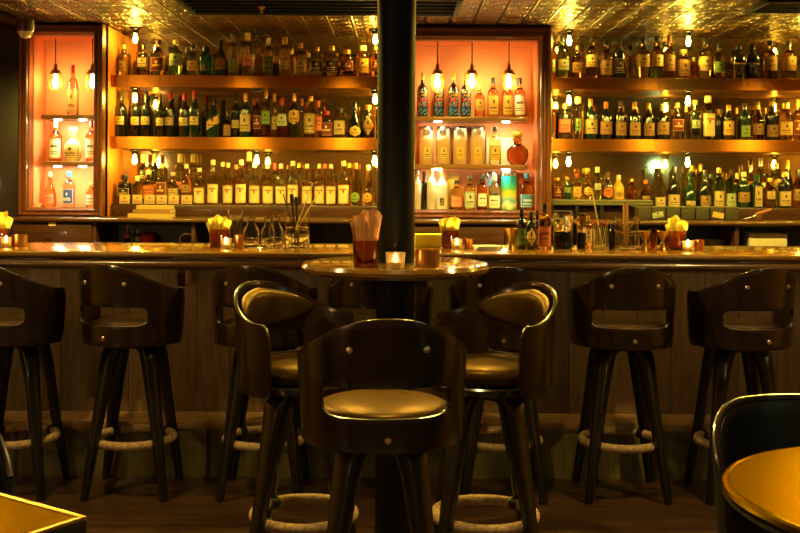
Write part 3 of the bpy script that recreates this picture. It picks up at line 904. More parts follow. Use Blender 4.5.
RM = [(552, 101, 4, 'tall', cl, 'cap_gold', None), (564.5, 104, 6.4, 'whisky', dk, 'cap_gold', L1('pink', .2, .56, 66), SQ), (578, 97, 6, 'apothecary', cl, 'cap_cream', L1('green', .2, .5, 30)), (590.5, 99, 6.8, 'wine', 'dkgreen', 'cap_gold', L1('cream', .15, .5, 68)),
      (606, 102, 6.4, 'wine', dk, 'cap_orange', L1('tan', .15, .48, 66)), (620.5, 101, 6.2, 'wine', dk, 'cap_brown', L1('tan', .12, .46, 60)), (634.5, 102, 6.2, 'wine', dk, 'cap_gold', L1('tan', .12, .46, 60)), (648.5, 103, 6.2, 'wine', dk, 'cap_gold', L1('tan', .12, .46, 60)),
      (662.5, 104, 6.6, 'wine', dk, 'cap_cream', L1('tan', .16, .5, 64)), (677, 103, 6.2, 'whisky', 'straw', 'cap_gold', L1('darkred', .24, .56, 70), SQ), (686, 106, 3.4, 'tall', 'straw', 'cap_gold', None), (695, 100, 6.4, 'whisky', dk, 'cap_gold', L1('sage', .3, .5, 40)),
      (708, 96, 6.4, 'apothecary', 'straw', 'cap_cream', L1('fruit', .1, .6, 66), SQ), (718.5, 109, 4.4, 'wine', dk, 'cap_gold', None), (728.5, 105, 5.8, 'whisky', dk, 'cap_gold', L1('gold', .15, .55, 62)), (736.3, 108, 3.2, 'tall', 'straw', 'cap_gold', None),
      (744.5, 103, 5.8, 'whisky', 'dkgreen', 'cap_brown', L1('green', .1, .4, 50)), (757.5, 102, 6.4, 'sloping', 'brown', 'cap_gold', L1('tan', .16, .44)), (772, 101, 6.8, 'whisky', dk, 'cap_gold', L1('tan', .1, .4, 60)), (785.5, 103, 7, 'apothecary', 'amber', 'cap_gold', L1('gold', .15, .5, 60)),
      (797.5, 100, 5, 'wine', 'brown', 'cap_orange', L1('darkred', .15, .5))]
row(RM, 7.1, 1.68, 'bottles on the middle shelf beyond the wide niche', 'middle shelf beyond it', ('the wide niche',))
LZ = CT + 0.125
RB1 = [(549, 178, 3.6, 'whisky', dk, 'cap_cream', None), (557.5, 178, 4.8, 'whisky', 'brown', 'cap_gold', L1('darkred', .15, .6)), (567, 177, 5, 'whisky', 'dkgreen', 'cap_gold', L1('green', .3, .55, 40)), (577, 174, 4.8, 'whisky', 'straw', 'cap_red', L1('gold', .1, .5)),
       (587.3, 168, 6, 'decanter', 'amber', 'cap_gold', L1('gold', .12, .4, 44), dict(shape='oval')), (597.3, 167, 4.8, 'tall', 'olive', 'cap_cream', L1('sage', .3, .5, 40)), (607.5, 172, 5.6, 'sloping', dk, 'cap_brown', L1('orange', .06, .46, 60), dict(shape='oval')),
       (618.5, 175, 5.8, 'sloping', 'yellow', 'cap_cream', L1('tan', .12, .32, 34), dict(shape='oval')), (632, 179, 5.4, 'bell', 'red', 'cap_gold', None), (645.5, 180, 5, 'sloping', 'brown', 'cap_orange', L1('tan', .02, .2))]
row(RB1, 7.06, LZ, 'bottles on the raised green ledge', 'on the green ledge', ('the wide niche',))
RB2 = [(660, 168, 5.8, 'sloping', 'olive', 'cap_black', L1('cream', .02, .26, 60)), (674, 167, 6.2, 'sloping', dk, 'cap_black', L1('cream', .02, .32, 64)), (690, 170, 7, 'bell', 'dkgreen', 'cap_black', L1('cream', .06, .18, 40)), (704.8, 170, 6, 'sloping', dk, 'cap_black', L1('tan', .02, .32, 60)),
       (718.8, 168, 5.8, 'whisky', 'green', 'cap_gold', L1('cream', .02, .42, 60)), (730.5, 170, 5.8, 'whisky', 'green', 'cap_brown', L1('sage', .04, .38, 56)), (743.5, 172, 6.4, 'whisky', 'dkgreen', 'cap_cream', L1('tan', .16, .44, 66)),
       (756.5, 175, 6.2, 'apothecary', 'dkgreen', 'cap_green', L1('cream', .04, .66, 34), SQ), (769.5, 178, 6.2, 'whisky', 'brown', 'cap_gold', L1('cream', .3, .56, 40)), (784.5, 172, 6.4, 'whisky', dk, 'cap_gold', L1('cream', .06, .46, 62)), (797.5, 170, 5.6, 'sloping', 'brown', 'cap_black', L1('tan', .2, .5))]
row(RB2, 7.05, rz, 'bottles behind the small bins', 'front row behind the bins', ('the green ledge',))
RB3 = [(691.5, 165, 4, 'tall', 'straw', 'cap_gold', None), (700.5, 164, 4.6, 'tall', 'straw', 'cap_gold', None), (710.5, 174, 4.4, 'whisky', 'green', 'cap_green', None), (737, 173, 4.4, 'tall', 'olive', 'cap_gold', None), (750.5, 165, 4, 'tall', cl, 'cap_silver', L1('orange', .3, .6)), (760.5, 158, 5, 'tall', 'straw', 'cap_silver', L1('cream_red', .3, .5, 60)),
       (776.5, 163, 5.4, 'whisky', 'straw', 'cap_gold', L1('tan', .4, .62, 66)), (787.5, 160, 5.8, 'sloping', 'green', 'cap_gold', None)]
row(RB3, 7.19, rz, 'bottles in the rear row beyond the bins', 'rear row behind the bins', ('the green ledge',))

# wide niche
art = ('art', .04, .62, 88)
N1 = [(422.5, 72.5, 5.3, 'wine', 'art', 'cap_gold', art), (439, 73, 5.3, 'wine', 'art', 'cap_gold', art), (453.5, 72.5, 5.3, 'wine', 'art', 'cap_gold', art), (466, 73, 5.3, 'wine', 'art', 'cap_gold', art),
      (479.7, 85, 5, 'whisky', 'amber', 'cap_gold', L1('gold', .2, .56, 60)), (493, 77.5, 5.6, 'wine', 'amber', 'cap_black', L1('gold', .06, .56, 64)), (507.5, 78, 5.5, 'wine', 'amber', 'cap_black', L1('gold', .06, .56, 64)),
      (519.8, 78, 5.7, 'wine', 'amber', 'cap_black', L1('white', .06, .56, 60))]
row(N1, 7.0, NS[0], 'bottles on the top shelf of the wide niche', 'top shelf of the wide niche', ('the column', 'the outer frame'))
N2 = [(426.5, 129, 7, 'apothecary', 'peach', 'cap_silver', L1('cream', .14, .5, 34)), (443, 129, 7, 'apothecary', 'peach', 'cap_silver', L1('cream', .14, .5, 34)), (460, 129, 7, 'apothecary', 'peach', 'cap_silver', L1('gold', .14, .5, 34)), (477, 129, 7, 'apothecary', 'peach', 'cap_silver', L1('gold', .14, .5, 34)),
      (495, 127, 6, 'whisky', 'straw', 'cap_black', L1('gold', .12, .5, 60)), (517.5, 132, 11, 'decanter', 'brown', 'cap_gold', None, dict(flat=.72, Y=6.968))]
row(N2, 6.964, NS[1], 'bottles on the middle shelf of the wide niche', 'middle shelf of the wide niche', ('the column', 'the outer frame'))
N3 = [(417.5, 170, 3.8, 'tall', 'silver', 'cap_silver', None), (424, 172, 3.8, 'tall', 'black', 'cap_green', None), (431.3, 168, 4.5, 'tall', 'silver', 'cap_gold', None), (442, 170, 6.2, 'wine', 'silver', 'cap_gold', L1('dark', .1, .3, 20)),
      (456.5, 180, 6, 'whisky', 'amber', 'cap_black', L1('pink', .1, .45, 66)), (469.5, 176, 5.8, 'whisky', 'olive', 'cap_black', L1('sage', .06, .54, 66)), (482, 174, 5.3, 'wine', 'brown', 'cap_black', L1('white', .1, .46, 60)), (494.5, 174, 6, 'wine', 'amber', 'cap_cream', L1('white', .06, .4, 70)),
      (526.5, 172.5, 7, 'wine', 'amber', 'cap_blue', L1('blue', .08, .42, 70))]
row(N3, 6.985, NSILL, 'bottles on the floor of the wide niche', 'floor of the wide niche', ('the column', 'the outer frame'))
# narrow niche
N4 = [(73, 65, 5.4, 'wine', 'pink', 'cap_red', L1('cream_red', .06, .52, 70))]
row(N4, 7.0, NSL[0], 'bottles in the narrow niche', 'top shelf of the narrow niche', ('the frame',))
N5 = [(55.5, 121, 6, 'wine', 'amber', 'cap_cream', L1('white', .08, .56, 70)), (73, 127, 9, 'decanter', 'cream', 'cap_cream', L1('cream', .1, .5, 60)), (91, 121, 5.4, 'wine', 'amber', 'cap_brown', L1('white', .08, .56, 70))]
row(N5, 7.0, NSL[1], 'bottles in the narrow niche', 'middle shelf of the narrow niche', ('the corner', 'the frame'))
N6 = [(50, 172, 6.4, 'bell', 'amber', 'cap_cream', L1('pink', .1, .38, 50)), (69, 171, 5.8, 'wine', cl, 'cap_blue', L1('bluewhite', .1, .5, 70)), (91, 182, 4.8, 'whisky', 'amber', 'cap_cream', L1('white', .1, .5, 66))]
row(N6, 7.0, NSILLL, 'bottles in the narrow niche', 'floor of the narrow niche', ('the corner', 'the frame'))

# canisters and cartons in the wide niche
def canister(px, top, hw, zb, Y, mat, label, lid='cap_silver'):
    X = P(px, 150, Y)[0]; hgt = P(px, top, Y)[1] - zb; R = hw * Y / F
    t = thing('canister', label, 'canister', (X, Y, zb + 0.0005), 0, 'canisters in the wide niche')
    MB().lathe([(R, 0), (R, hgt - 0.03)], 32).build('tin_body', M[mat], t)
    MB().lathe([(R * 1.03, hgt - 0.03), (R * 1.03, hgt - 0.004), (R * .97, hgt)], 32).build('lid', M[lid], t)
for i, px in enumerate((426, 443.5, 460.5, 478)):
    canister(px, 126.5, 6.8, NS[1], 7.078, 'silver', 'silver canister behind the peach bottle %s in the wide niche' % ('next to the column', 'second from the column', 'third from the column', 'fourth from the column')[i])
canister(491.5, 171.5, 5.6, NSILL, 7.07, 'patchcan', 'blue and orange patchwork canister on the floor of the wide niche')
canister(509, 171.5, 8, NSILL, 7.0, 'skycan', 'blue green and yellow canister on the floor of the wide niche')
def carton(px0, px1, top, zb, Y, mat, label, cat='carton'):
    x0, x1 = P(px0, 150, Y)[0], P(px1, 150, Y)[0]; hgt = P(px0, top, Y)[1] - zb
    t = thing('carton', label, cat, ((x0 + x1) / 2, Y, zb + 0.0005))
    w = (x1 - x0) / 2
    MB().box(-w, w, -0.03, 0.03, 0, hgt - 0.018).build('box_body', mat, t, bevel=0.002)
    MB().box(-w - 0.0015, w + 0.0015, -0.0315, 0.0315, hgt - 0.018, hgt).build('lid', mat, t, bevel=0.002)
carton(486, 515, 138, NS[1], 7.088, M['wax'], 'white carton behind the yellow bottle on the middle niche shelf')
carton(446, 459, 174, NSILL, 7.075, M['book'], 'tan carton behind the rose-labelled bottle on the niche floor')
bx, bz = P(34.5, 206, 6.95)
tag(MB().hollow([(0.018, 0), (0.02, 0.003), (0.032, 0.028)], [(0.029, 0.028), (0.016, 0.006), (0.002, 0.006)], 24).build('small_bowl', M['wax']), 'small white bowl in the corner of the narrow niche floor', 'bowl').location = (bx + .015, 6.96, NSILLL + .0005)

# little cream sign cards in front of the riser bottles
cw = M['l_cream_red']
names = ('first', 'second', 'third', 'fourth', 'fifth', 'sixth')
for i, px in enumerate((124.5, 137, 149.5, 161.5, 173.5, 186.5)):
    X, Z = P(px, 205, 6.985)
    t = thing('sign_card', 'cream card with a red emblem, %s from the narrow niche' % names[i], 'card', (X, 6.985, rz + 0.0005), 0, 'cream cards on the riser')
    w = 0.036 if i != 1 else 0.033
    MB().box(-w, w, -0.003, 0.003, 0.004, 0.066, Matrix.Rotation(-0.12, 4, 'X')).build('card', cw, t, bevel=0.001)
    MB().box(-w * .7, w * .7, -0.008, 0.012, 0.0, 0.006).build('foot', M['black_metal'], t)

# books
for i, (a, b, y0, y1, m) in enumerate(((127.5, 169.5, 219, 215.5, 'book'), (132.5, 169.5, 215.5, 211.5, 'book2'), (136, 168.5, 211.5, 207.5, 'book'))):
    x0, x1 = P(a, 215, 6.66)[0], P(b, 215, 6.66)[0]
    z = CT + 0.0005 + i * 0.026
    t = thing('book', ('yellowish book at the bottom of the stack on the back counter', 'brown book in the middle of the stack on the back counter', 'yellowish book on top of the stack on the back counter')[i], 'book', ((x0 + x1) / 2, 6.76, z), 0, 'books stacked on the back counter')
    w = (x1 - x0) / 2
    c = MB().box(-w, w, -0.09, 0.09, 0, 0.003).box(-w, w, -0.09, 0.09, 0.022, 0.025).box(-w, w, -0.093, -0.089, 0, 0.025)
    c.build('cover', M[m], t)
    MB().box(-w + 0.004, w - 0.004, -0.088, 0.086, 0.0035, 0.0215).build('pages', M['pages'], t)

# small bins in front of the riser beyond the wide niche
bn = ['next to the green ledge', 'second from the green ledge', 'third from the green ledge', 'fourth from the green ledge', 'fifth from the green ledge', 'with a yellow card', 'beside the pale peeler']
for i, px in enumerate((643, 657, 671.5, 686, 700.5, 715, 729.5)):
    X = P(px, 212, 6.85)[0]
    t = thing('storage_bin', 'small grey-green bin %s' % bn[i], 'bin', (X, 6.86, CT + 0.0005), 0, 'small bins on the back counter')
    w = 0.0445
    b = MB()
    b.box(-w, w, -0.06, -0.055, 0, 0.078).box(-w, w, 0.055, 0.06, 0, 0.078).box(-w, -w + 0.005, -0.06, 0.06, 0, 0.078).box(w - 0.005, w, -0.06, 0.06, 0, 0.078).box(-w, w, -0.06, 0.06, 0, 0.006)
    b.build('bin_body', M['bin_grey'], t, bevel=0.002)
    r = MB()
    r.box(-w - .002, w + .002, -0.064, -0.052, 0.076, 0.086).box(-w - .002, w + .002, 0.052, 0.064, 0.076, 0.086).box(-w - .002, -w + 0.008, -0.052, 0.052, 0.076, 0.086).box(w - 0.008, w + .002, -0.052, 0.052, 0.076, 0.086)
    r.build('rim', M['green_plastic'], t, bevel=0.002)
    if i in (5, 1): MB().box(-w + .008, w - .008, -0.063, -0.0605, 0.014, 0.05, Matrix.Rotation(0.1 * (i - 3), 4, 'Y')).build('card', M['book'] if i == 5 else M['l_sage'], t)
# tongs with a pale handle
tx, tz = P(758, 214, 6.75)
t = thing('peeler', 'pale-handled peeler resting on its side beyond the small bins', 'kitchen tool', (tx, 6.74, CT + 0.004))
MB().tube([(-0.09, 0, 0.004), (-0.02, 0, 0.03), (0.0, 0, 0.04)], 0.004, 8).build('blade', M['cap_silver'], t)
MB().tube([(-0.02, 0, 0.034), (0.08, 0, 0.068)], [0.011, 0.009], 10).build('handle', M['napkin_k'], t)
MB().lathe([(0.03, -0.004), (0.032, 0.0), (0.03, 0.024), (0.02, 0.028)], 16).build('rest', M['cap_brown'], t)

# on the open shelf of the back cabinets (seen just over the bar)
SH = 0.92
def vessel(name, label, cat, X, Y, z, prof_o, prof_i, mat, group=None, part='body'):
    o = MB().hollow(prof_o, prof_i, 28).build(name, mat)
    o.location = (X, Y, z + 0.0005)
    return tag(o, label, cat, group)
X = P(127.5, 235, 6.75)[0]
bottle(X, 6.75, SH, P(0, 229, 6.75)[1] + .03 - SH, 0.022, 'whisky', 'dark', 'cap_orange', L1('orange', .55, .85), 'small orange-capped bottle inside the open back cabinet', 'bottles inside the open back cabinet')
X = P(137.5, 235, 6.75)[0]
bottle(X, 6.75, SH, 0.155, 0.018, 'tall', 'olive', 'cap_gold', L1('sage', .5, .7), 'small olive bottle inside the open back cabinet beside the red cloth', 'bottles inside the open back cabinet')
X = P(147, 236, 6.78)[0]
o = MB().lathe([(0.03, 0), (0.05, 0.02), (0.052, 0.09), (0.043, 0.12), (0.02, 0.135)], 20).build('red_bundle', M['red_plastic'])
o.location = (X, 6.78, SH + .0005); tag(o, 'rounded red bundle inside the open back cabinet', 'cloth')
X = P(187, 236, 6.75)[0]
o = MB().tube([(0.045 * math.cos(a * PI / 12), 0, 0.05 + 0.045 * math.sin(a * PI / 12)) for a in range(24)], 0.006, 8, closed=True).build('tape_ring', M['cap_silver'])
o.location = (X, 6.75, SH + 0.035); tag(o, 'pale ring standing inside the open back cabinet', 'ring')
MBs = MB().box(-0.06, 0.06, -0.03, 0.03, 0, 0.038).build('ring_stand', M['black_metal'])
MBs.location = (X, 6.75, SH + .0004); tag(MBs, 'dark block under the pale ring in the cabinet', 'block')
X = P(714, 240, 6.75)[0]
vessel('mixing_bowl', 'grey-green bowl inside the open back cabinet', 'bowl', X, 6.78, SH, [(0.03, 0), (0.045, 0.004), (0.085, 0.11)], [(0.08, 0.11), (0.04, 0.012), (0.002, 0.012)], M['green_plastic'])
x0, x1 = P(743, 240, 6.74)[0], P(781, 240, 6.74)[0]
w = (x1 - x0) / 2
t = thing('plastic_tub', 'pale plastic tub inside the open back cabinet', 'tub', ((x0 + x1) / 2, 6.72, SH + .0005))
b = MB(); h_ = P(760, 233, 6.72)[1] - SH
b.box(-w, w, -0.09, -0.085, 0, h_).box(-w, w, 0.085, 0.09, 0, h_).box(-w, -w + .005, -.09, .09, 0, h_).box(w - .005, w, -.09, .09, 0, h_).box(-w, w, -.09, .09, 0, .005)
b.build('tub_body', M['white_plastic'], t, bevel=0.002)
b = MB(); b.box(-w - .004, w + .004, -0.096, -0.084, h_ - .008, h_).box(-w - .004, w + .004, 0.084, 0.096, h_ - .008, h_)
b.build('rim', M['white_plastic'], t, bevel=0.002)
for k, (px, r) in enumerate(((788, .03), (796, .034), (792, .03))):
    X = P(px, 240, 6.75)[0]
    o = MB().lathe([(r * math.sin(a * PI / 10) + .0005, r - r * math.cos(a * PI / 10)) for a in range(11)], 18).build('lime', M['cap_green'])
    o.location = (X, 6.72 + .07 * (k == 2), SH + (.07 if False else .0005)); tag(o, ('dark green fruit nearest the tub in the back cabinet', 'larger dark green fruit beside the tub', 'dark green fruit behind the two others in the cabinet')[k].replace('nearest', 'next to'), 'fruit', 'dark green fruit in the back cabinet')

# ------------------------------------------------------------------ bar
BZ = 1.07
BF, BB = 4.65, 5.33
top = thing('worktop', 'long polished wooden bar top with a moulded nosing', 'bar top', (0, BF, BZ))
prof = [(0.012, 0.0)] + [(0.012 - 0.016 * math.sin(a), -0.016 + 0.016 * math.cos(a)) for a in (0.4, 0.9, 1.4, 1.9, 2.5)] + [(0.012, -0.034), (0.05, -0.036), (BB - BF, -0.036), (BB - BF, 0.0)]
MB().extrude_x(prof, -3.38, 3.58).build('slab', M['bar_top'], top, angle=25)
prof = [(0.03, -0.037)] + [(0.018 - 0.021 * math.sin(a), -0.058 + 0.020 * math.cos(a)) for a in (0.2, 0.6, 1.0, 1.4, 1.8, 2.2, 2.6, 3.0)] + [(0.035, -0.080), (0.06, -0.086), (0.06, -0.037)]
MB().extrude_x(prof, -3.38, 3.58).build('nosing', M['moulding'], top, angle=25)
bc = thing('bar_counter', 'bar front of brown vertical boards with a wooden foot step', 'bar counter', (0, 5.1, 0))
MB().box(-3.39, 3.59, 0.0, 0.04, 0.26, 1.034).build('front_panel', M['panel'], bc)
MB().box(-3.39, 3.59, -0.40, 0.0, 0.985, 1.034).build('apron', M['moulding'], bc) if False else None
MB().box(-3.39, 3.59, -0.21, 0.04, 0.225, 0.262).build('foot_step', M['step_wood'], bc, bevel=0.004)
MB().box(-3.39, 3.59, -0.20, -0.18, 0.0, 0.225).build('kick_panel', M['kick'], bc)
MB().box(-3.39, 3.59, 0.16, 0.20, 0.0, 1.034).build('inner_panel', M['cab_wood'], bc)
for xx in (-3.2, -2, -1, 0, 1, 2, 3.2):
    MB().box(xx - .02, xx + .02, -0.3, 0.0, 0.90, 1.034).build('bracket', M['moulding'], bc, bevel=.003)

fill_strip = thing('under_bar_light', 'thin warm light strip hidden under the edge of the bar', 'lamp', (0, 4.80, 1.0335))  # strip added out of sight to brighten the upper bar front
MB().box(-3.3, 3.5, -.012, .012, -.012, 0).build('housing', M['black_metal'], fill_strip)
MB().box(-3.28, 3.48, -.006, .010, -.0135, -.0121).build('diffuser', M['led'], fill_strip)

# ------------------------------------------------------------------ high round table
TZ = BZ
tb = thing('high_round_table', 'high round wooden table fitted around the black column', 'table', (cx, cy, 0))
R = 0.368
prof = [(0.077, TZ - 0.03)]
pr = [(0.10, TZ - 0.042), (R - 0.05, TZ - 0.048), (R - 0.01, TZ - 0.042), (R, TZ - 0.030), (R + .002, TZ - 0.018), (R - 0.006, TZ - 0.004), (R - 0.02, TZ), (0.0765, TZ), (0.0765, TZ - 0.042)]
seg = 72
vs, fs = [], []
for r, z in pr:
    for k in range(seg):
        a = 2 * PI * k / seg; vs.append((r * math.cos(a), r * math.sin(a), z))
for i in range(len(pr)):
    j = (i + 1) % len(pr)
    for k in range(seg):
        k2 = (k + 1) % seg; fs.append((i * seg + k, i * seg + k2, j * seg + k2, j * seg + k))
MB().add(vs, fs).build('table_top', M['bar_top'], tb, angle=30)
for k in range(4):
    a = PI / 4 + k * PI / 2
    MB().box(0.078, 0.17, -0.008, 0.008, TZ - 0.085, TZ - 0.0465, Matrix.Rotation(a, 4, 'Z')).build('bracket', M['black_metal'], tb, bevel=.003)

# ------------------------------------------------------------------ bar stool
def make_stool(label, loc, rz_):
    """origin on the floor; the back is towards local -Y"""
    t = thing('bar_stool', label, 'bar stool', loc, rz_, None)
    R0 = 0.213; A = math.radians(101); TS = math.radians(49)
    zb0, zc, hh = 0.672, 0.803, 0.040
    def ztop(th):
        s = abs(th)
        f = min(1, max(0, (s - 0.08) / 1.5)); f = f * f * (3 - 2 * f)
        z = 1.026 - 0.112 * f
        c = (A - s)
        if c < 0.13: z -= 0.075 * (1 - math.sqrt(max(0, 1 - (1 - c / 0.13) ** 2)))
        return z
    def zbot(th):
        c = (A - abs(th)); z = zb0
        if c < 0.12: z += 0.055 * (1 - math.sqrt(max(0, 1 - (1 - c / 0.12) ** 2)))
        return z
    def slot(th):
        q = abs(th) / TS
        return hh * (1 - q ** 7) ** (1 / 4.0) if q < 1 else 0.0
    base = [i / 40 for i in range(-40, 41)]
    ths = set(A * b for b in base)
    for q in (0.9, 0.93, 0.955, 0.975, 0.99, 1.0):
        ths |= {TS * q, -TS * q}
    for q in (0.01, 0.03, 0.06, 0.09, .12): ths |= {A - q, -A + q}
    ths = sorted(ths)
    vs, fs, idx = [], [], {}
    def vert(i, z, key):
        k = (i, key)
        if k not in idx:
            th = ths[i]; idx[k] = len(vs)
            rr = R0 + 0.02 * (z - zb0) / 0.35
            vs.append((rr * math.sin(th), -rr * math.cos(th), z))
        return idx[k]
    NB, NTp = 4, 7
    def column_(i):
        th = ths[i]; h = slot(th)
        lo, hi = zc - h, zc + h
        cb = [vert(i, zbot(th) + (lo - zbot(th)) * k / NB, 'b%d' % k) for k in range(NB)]
        m0 = vert(i, lo, 'm'); m1 = m0 if h == 0 else vert(i, hi, 'n')
        ct_ = [vert(i, hi + (ztop(th) - hi) * k / NTp, 't%d' % k) for k in range(1, NTp + 1)]
        return cb + [m0], [m1] + ct_
    cols = [column_(i) for i in range(len(ths))]
    for c0, c1 in zip(cols, cols[1:]):
        for part in (0, 1):
            for k in range(len(c0[part]) - 1):
                fs.append((c0[part][k], c1[part][k], c1[part][k + 1], c0[part][k + 1]))
    sh = MB().add(vs, fs).build('shell_back', M['stool_wood'], t)
    mo = sh.modifiers.new('s', 'SOLIDIFY'); mo.thickness = 0.013; mo.offset = 1
    mo = sh.modifiers.new('b', 'BEVEL'); mo.width = 0.0035; mo.segments = 2; mo.limit_method = 'ANGLE'; mo.angle_limit = math.radians(50)
    bake(sh)
    # which way did solidify grow? keep the pad clear on the inside
    for (th, z) in ((-0.43, 0.943), (0.43, 0.943), (0, 0.708)):
        rr = R0 + 0.02 * (z - zb0) / 0.35 + 0.0135
        Mx = Matrix.Translation((rr * math.sin(th), -rr * math.cos(th), z)) @ Matrix.Rotation(th, 4, 'Z') @ Matrix.Rotation(PI / 2, 4, 'X')
        MB().lathe([(0.0095, -0.001), (0.0095, 0.002), (0.007, 0.005), (0.003, 0.006)], 16, M=Mx).build('screw', M['screw'], sh)
    # upholstered pad inside the back
    n, m = 26, 10
    vs, fs = [], []
    for lay in (0, 1):
        for j in range(m + 1):
            for i in range(n + 1):
                u, v = 2 * i / n - 1, 2 * j / m - 1
                # squircle mapping gives rounded ends
                uu = u * math.sqrt(max(0, 1 - v * v * 0.5)); vv = v * math.sqrt(max(0, 1 - u * u * 0.5))
                th = uu * 1.02
                z = 0.925 + vv * (0.078 - 0.022 * abs(uu))
                pz_ = max(0, 1 - max(abs(u), abs(v)) ** 4)
                rr = R0 + 0.02 * (z - zb0) / 0.35 - 0.0148 - (0.030 * pz_ ** 0.5 if lay == 0 else -0.001)
                vs.append((rr * math.sin(th), -rr * math.cos(th), z))
    K = (n + 1) * (m + 1)
    for lay in (0, 1):
        for j in range(m):
            for i in range(n):
                a = lay * K + j * (n + 1) + i; f = (a, a + 1, a + n + 2, a + n + 1)
                fs.append(f if lay else tuple(reversed(f)))
    bd = list(range(n + 1)) + [j * (n + 1) + n for j in range(1, m + 1)] + [m * (n + 1) + i for i in range(n - 1, -1, -1)] + [j * (n + 1) for j in range(m - 1, 0, -1)]
    for q in range(len(bd)):
        a, b = bd[q], bd[(q + 1) % len(bd)]; fs.append((a, b, b + K, a + K))
    MB().add(vs, fs).build('back_pad', M['leather'], t, angle=60)
    MB().lathe([(0.15, 0.705), (0.180, 0.709), (0.191, 0.722), (0.193, 0.742), (0.187, 0.757), (0.166, 0.766), (0.10, 0.772), (0.02, 0.774)], 48).build('seat_cushion', M['leather'], t, angle=60)
    MB().lathe([(0.18, 0.674), (0.191, 0.678), (0.194, 0.698), (0.188, 0.704), (0.15, 0.705)], 48).build('seat_board', M['stool_wood'], t)
    # four bent legs
    for k in range(4):
        a = PI / 4 + k * PI / 2
        path = [(0.015, 0.655, .060, .034), (0.070, 0.655, .066, .036), (0.104, 0.646, .074, .044), (0.122, 0.622, .075, .050), (0.132, 0.585, .070, .048), (0.158, 0.45, .058, .041), (0.192, 0.27, .046, .035), (0.243, 0.0, .033, .027)]
        vs, fs = [], []
        for i, (r, z, w_, th_) in enumerate(path):
            if i == 0: d = Vector((1, 0, 0))
            elif i == len(path) - 1: d = Vector((path[-1][0] - path[-2][0], 0, path[-1][1] - path[-2][1]))
            else: d = Vector((path[i + 1][0] - path[i - 1][0], 0, path[i + 1][1] - path[i - 1][1]))
            d.normalize(); nn = Vector((-d.z, 0, d.x))
            if i == len(path) - 1: nn = Vector((1, 0, 0))
            for (s1, s2) in ((-1, -1), (1, -1), (1, 1), (-1, 1)):
                c = Vector((r, 0, z)) + nn * (s1 * th_ / 2)
                vs.append((c.x, s2 * w_ / 2, max(0.0, c.z)))
        for i in range(len(path) - 1):
            for q in range(4):
                q2 = (q + 1) % 4; fs.append((i * 4 + q, i * 4 + q2, (i + 1) * 4 + q2, (i + 1) * 4 + q))
        fs += [(3, 2, 1, 0), tuple((len(path) - 1) * 4 + q for q in range(4))]
        MB().add(vs, fs, Matrix.Rotation(a, 4, 'Z')).build('leg', M['stool_leg'], t, bevel=0.006, segs=2, angle=45)
    # rope-wrapped foot ring
    pts, rad = [], []
    N = 192
    for i in range(N):
        a = 2 * PI * i / N
        pts.append((0.170 * math.cos(a), 0.170 * math.sin(a), 0.236)); rad.append(0.0185 + 0.0013 * (1 if i % 2 else -1))
    fr = MB().tube(pts, rad, 10, closed=True).build('foot_ring', M['rope'], t, angle=180)
    for k in range(4):
        a = PI / 4 + k * PI / 2
        MB().tube([(0.170 * math.cos(a - .09), 0.170 * math.sin(a - .09), 0.236), (0.170 * math.cos(a + .09), 0.170 * math.sin(a + .09), 0.236)], 0.0225, 12).build('ring_clamp', M['black_metal'], fr)
    return t


def sx(px, Y, py=300): return P(px, py, Y)[0] * (.982 if Y > 4 else 1)
stools = [
    (sx(10, 4.69), 4.69, 21, 'bar stool at the bar beneath the narrow niche and its copper cup'),
    (sx(130, 4.69), 4.69, 21, 'bar stool at the bar, whole and unobstructed, below the book stack'),
    (sx(263, 4.69), 4.69, 12, 'bar stool at the bar half hidden by the stool showing its cushion'),
    (sx(379.5, 4.69), 4.69, 4, 'bar stool at the bar hidden behind the black column and table'),
    (sx(503, 4.69), 4.69, 3, 'bar stool at the bar directly behind the cushioned stool beyond the column'),
    (sx(625.5, 4.69), 4.69, -3, 'bar stool at the bar, seen squarely, below the tall glass jar of tools'),
    (sx(744, 4.69), 4.69, -16, 'bar stool at the bar behind the dining chair and brass table'),
    (sx(382.5, 2.95), 2.95, -5, 'large bar stool turned away, directly before the black column'),
    (sx(305, 3.62), 3.62, 57 + 68, 'bar stool showing its inner cushion, on the book stack side of the column'),
    (sx(486, 3.62), 3.62, -57 - 68, 'bar stool showing its inner cushion, on the wide niche side of the column'),
]
s0 = None
for (X, Y, deg, lab) in stools:
    a = -math.radians(deg)
    g = 'stools along the bar' if Y > 4 else 'stools around the high table'
    if s0 is None:
        st_ = s0 = make_stool(lab, (X, Y, 0), 0); s0['group'] = g
    else:
        st_ = dup(s0, (X, Y, 0), 0, lab, g)
    for ch_ in st_.children:          # the seats swivel on their legs
        if ch_.name.split('.')[0] in ('shell_back', 'back_pad', 'seat_cushion'): ch_.rotation_euler = (0, 0, a)

# ------------------------------------------------------------------ things on the bar
def tumbler(X, Y, z, R, hgt, mat, label, cat, group=None, taper=0.92, name='tumbler'):
    return vessel(name, label, cat, X, Y, z, [(R * taper * .9, 0), (R * taper, .004), (R, hgt)], [(R - .003, hgt), (R * taper - .004, .010), (.001, .009)], mat, group)


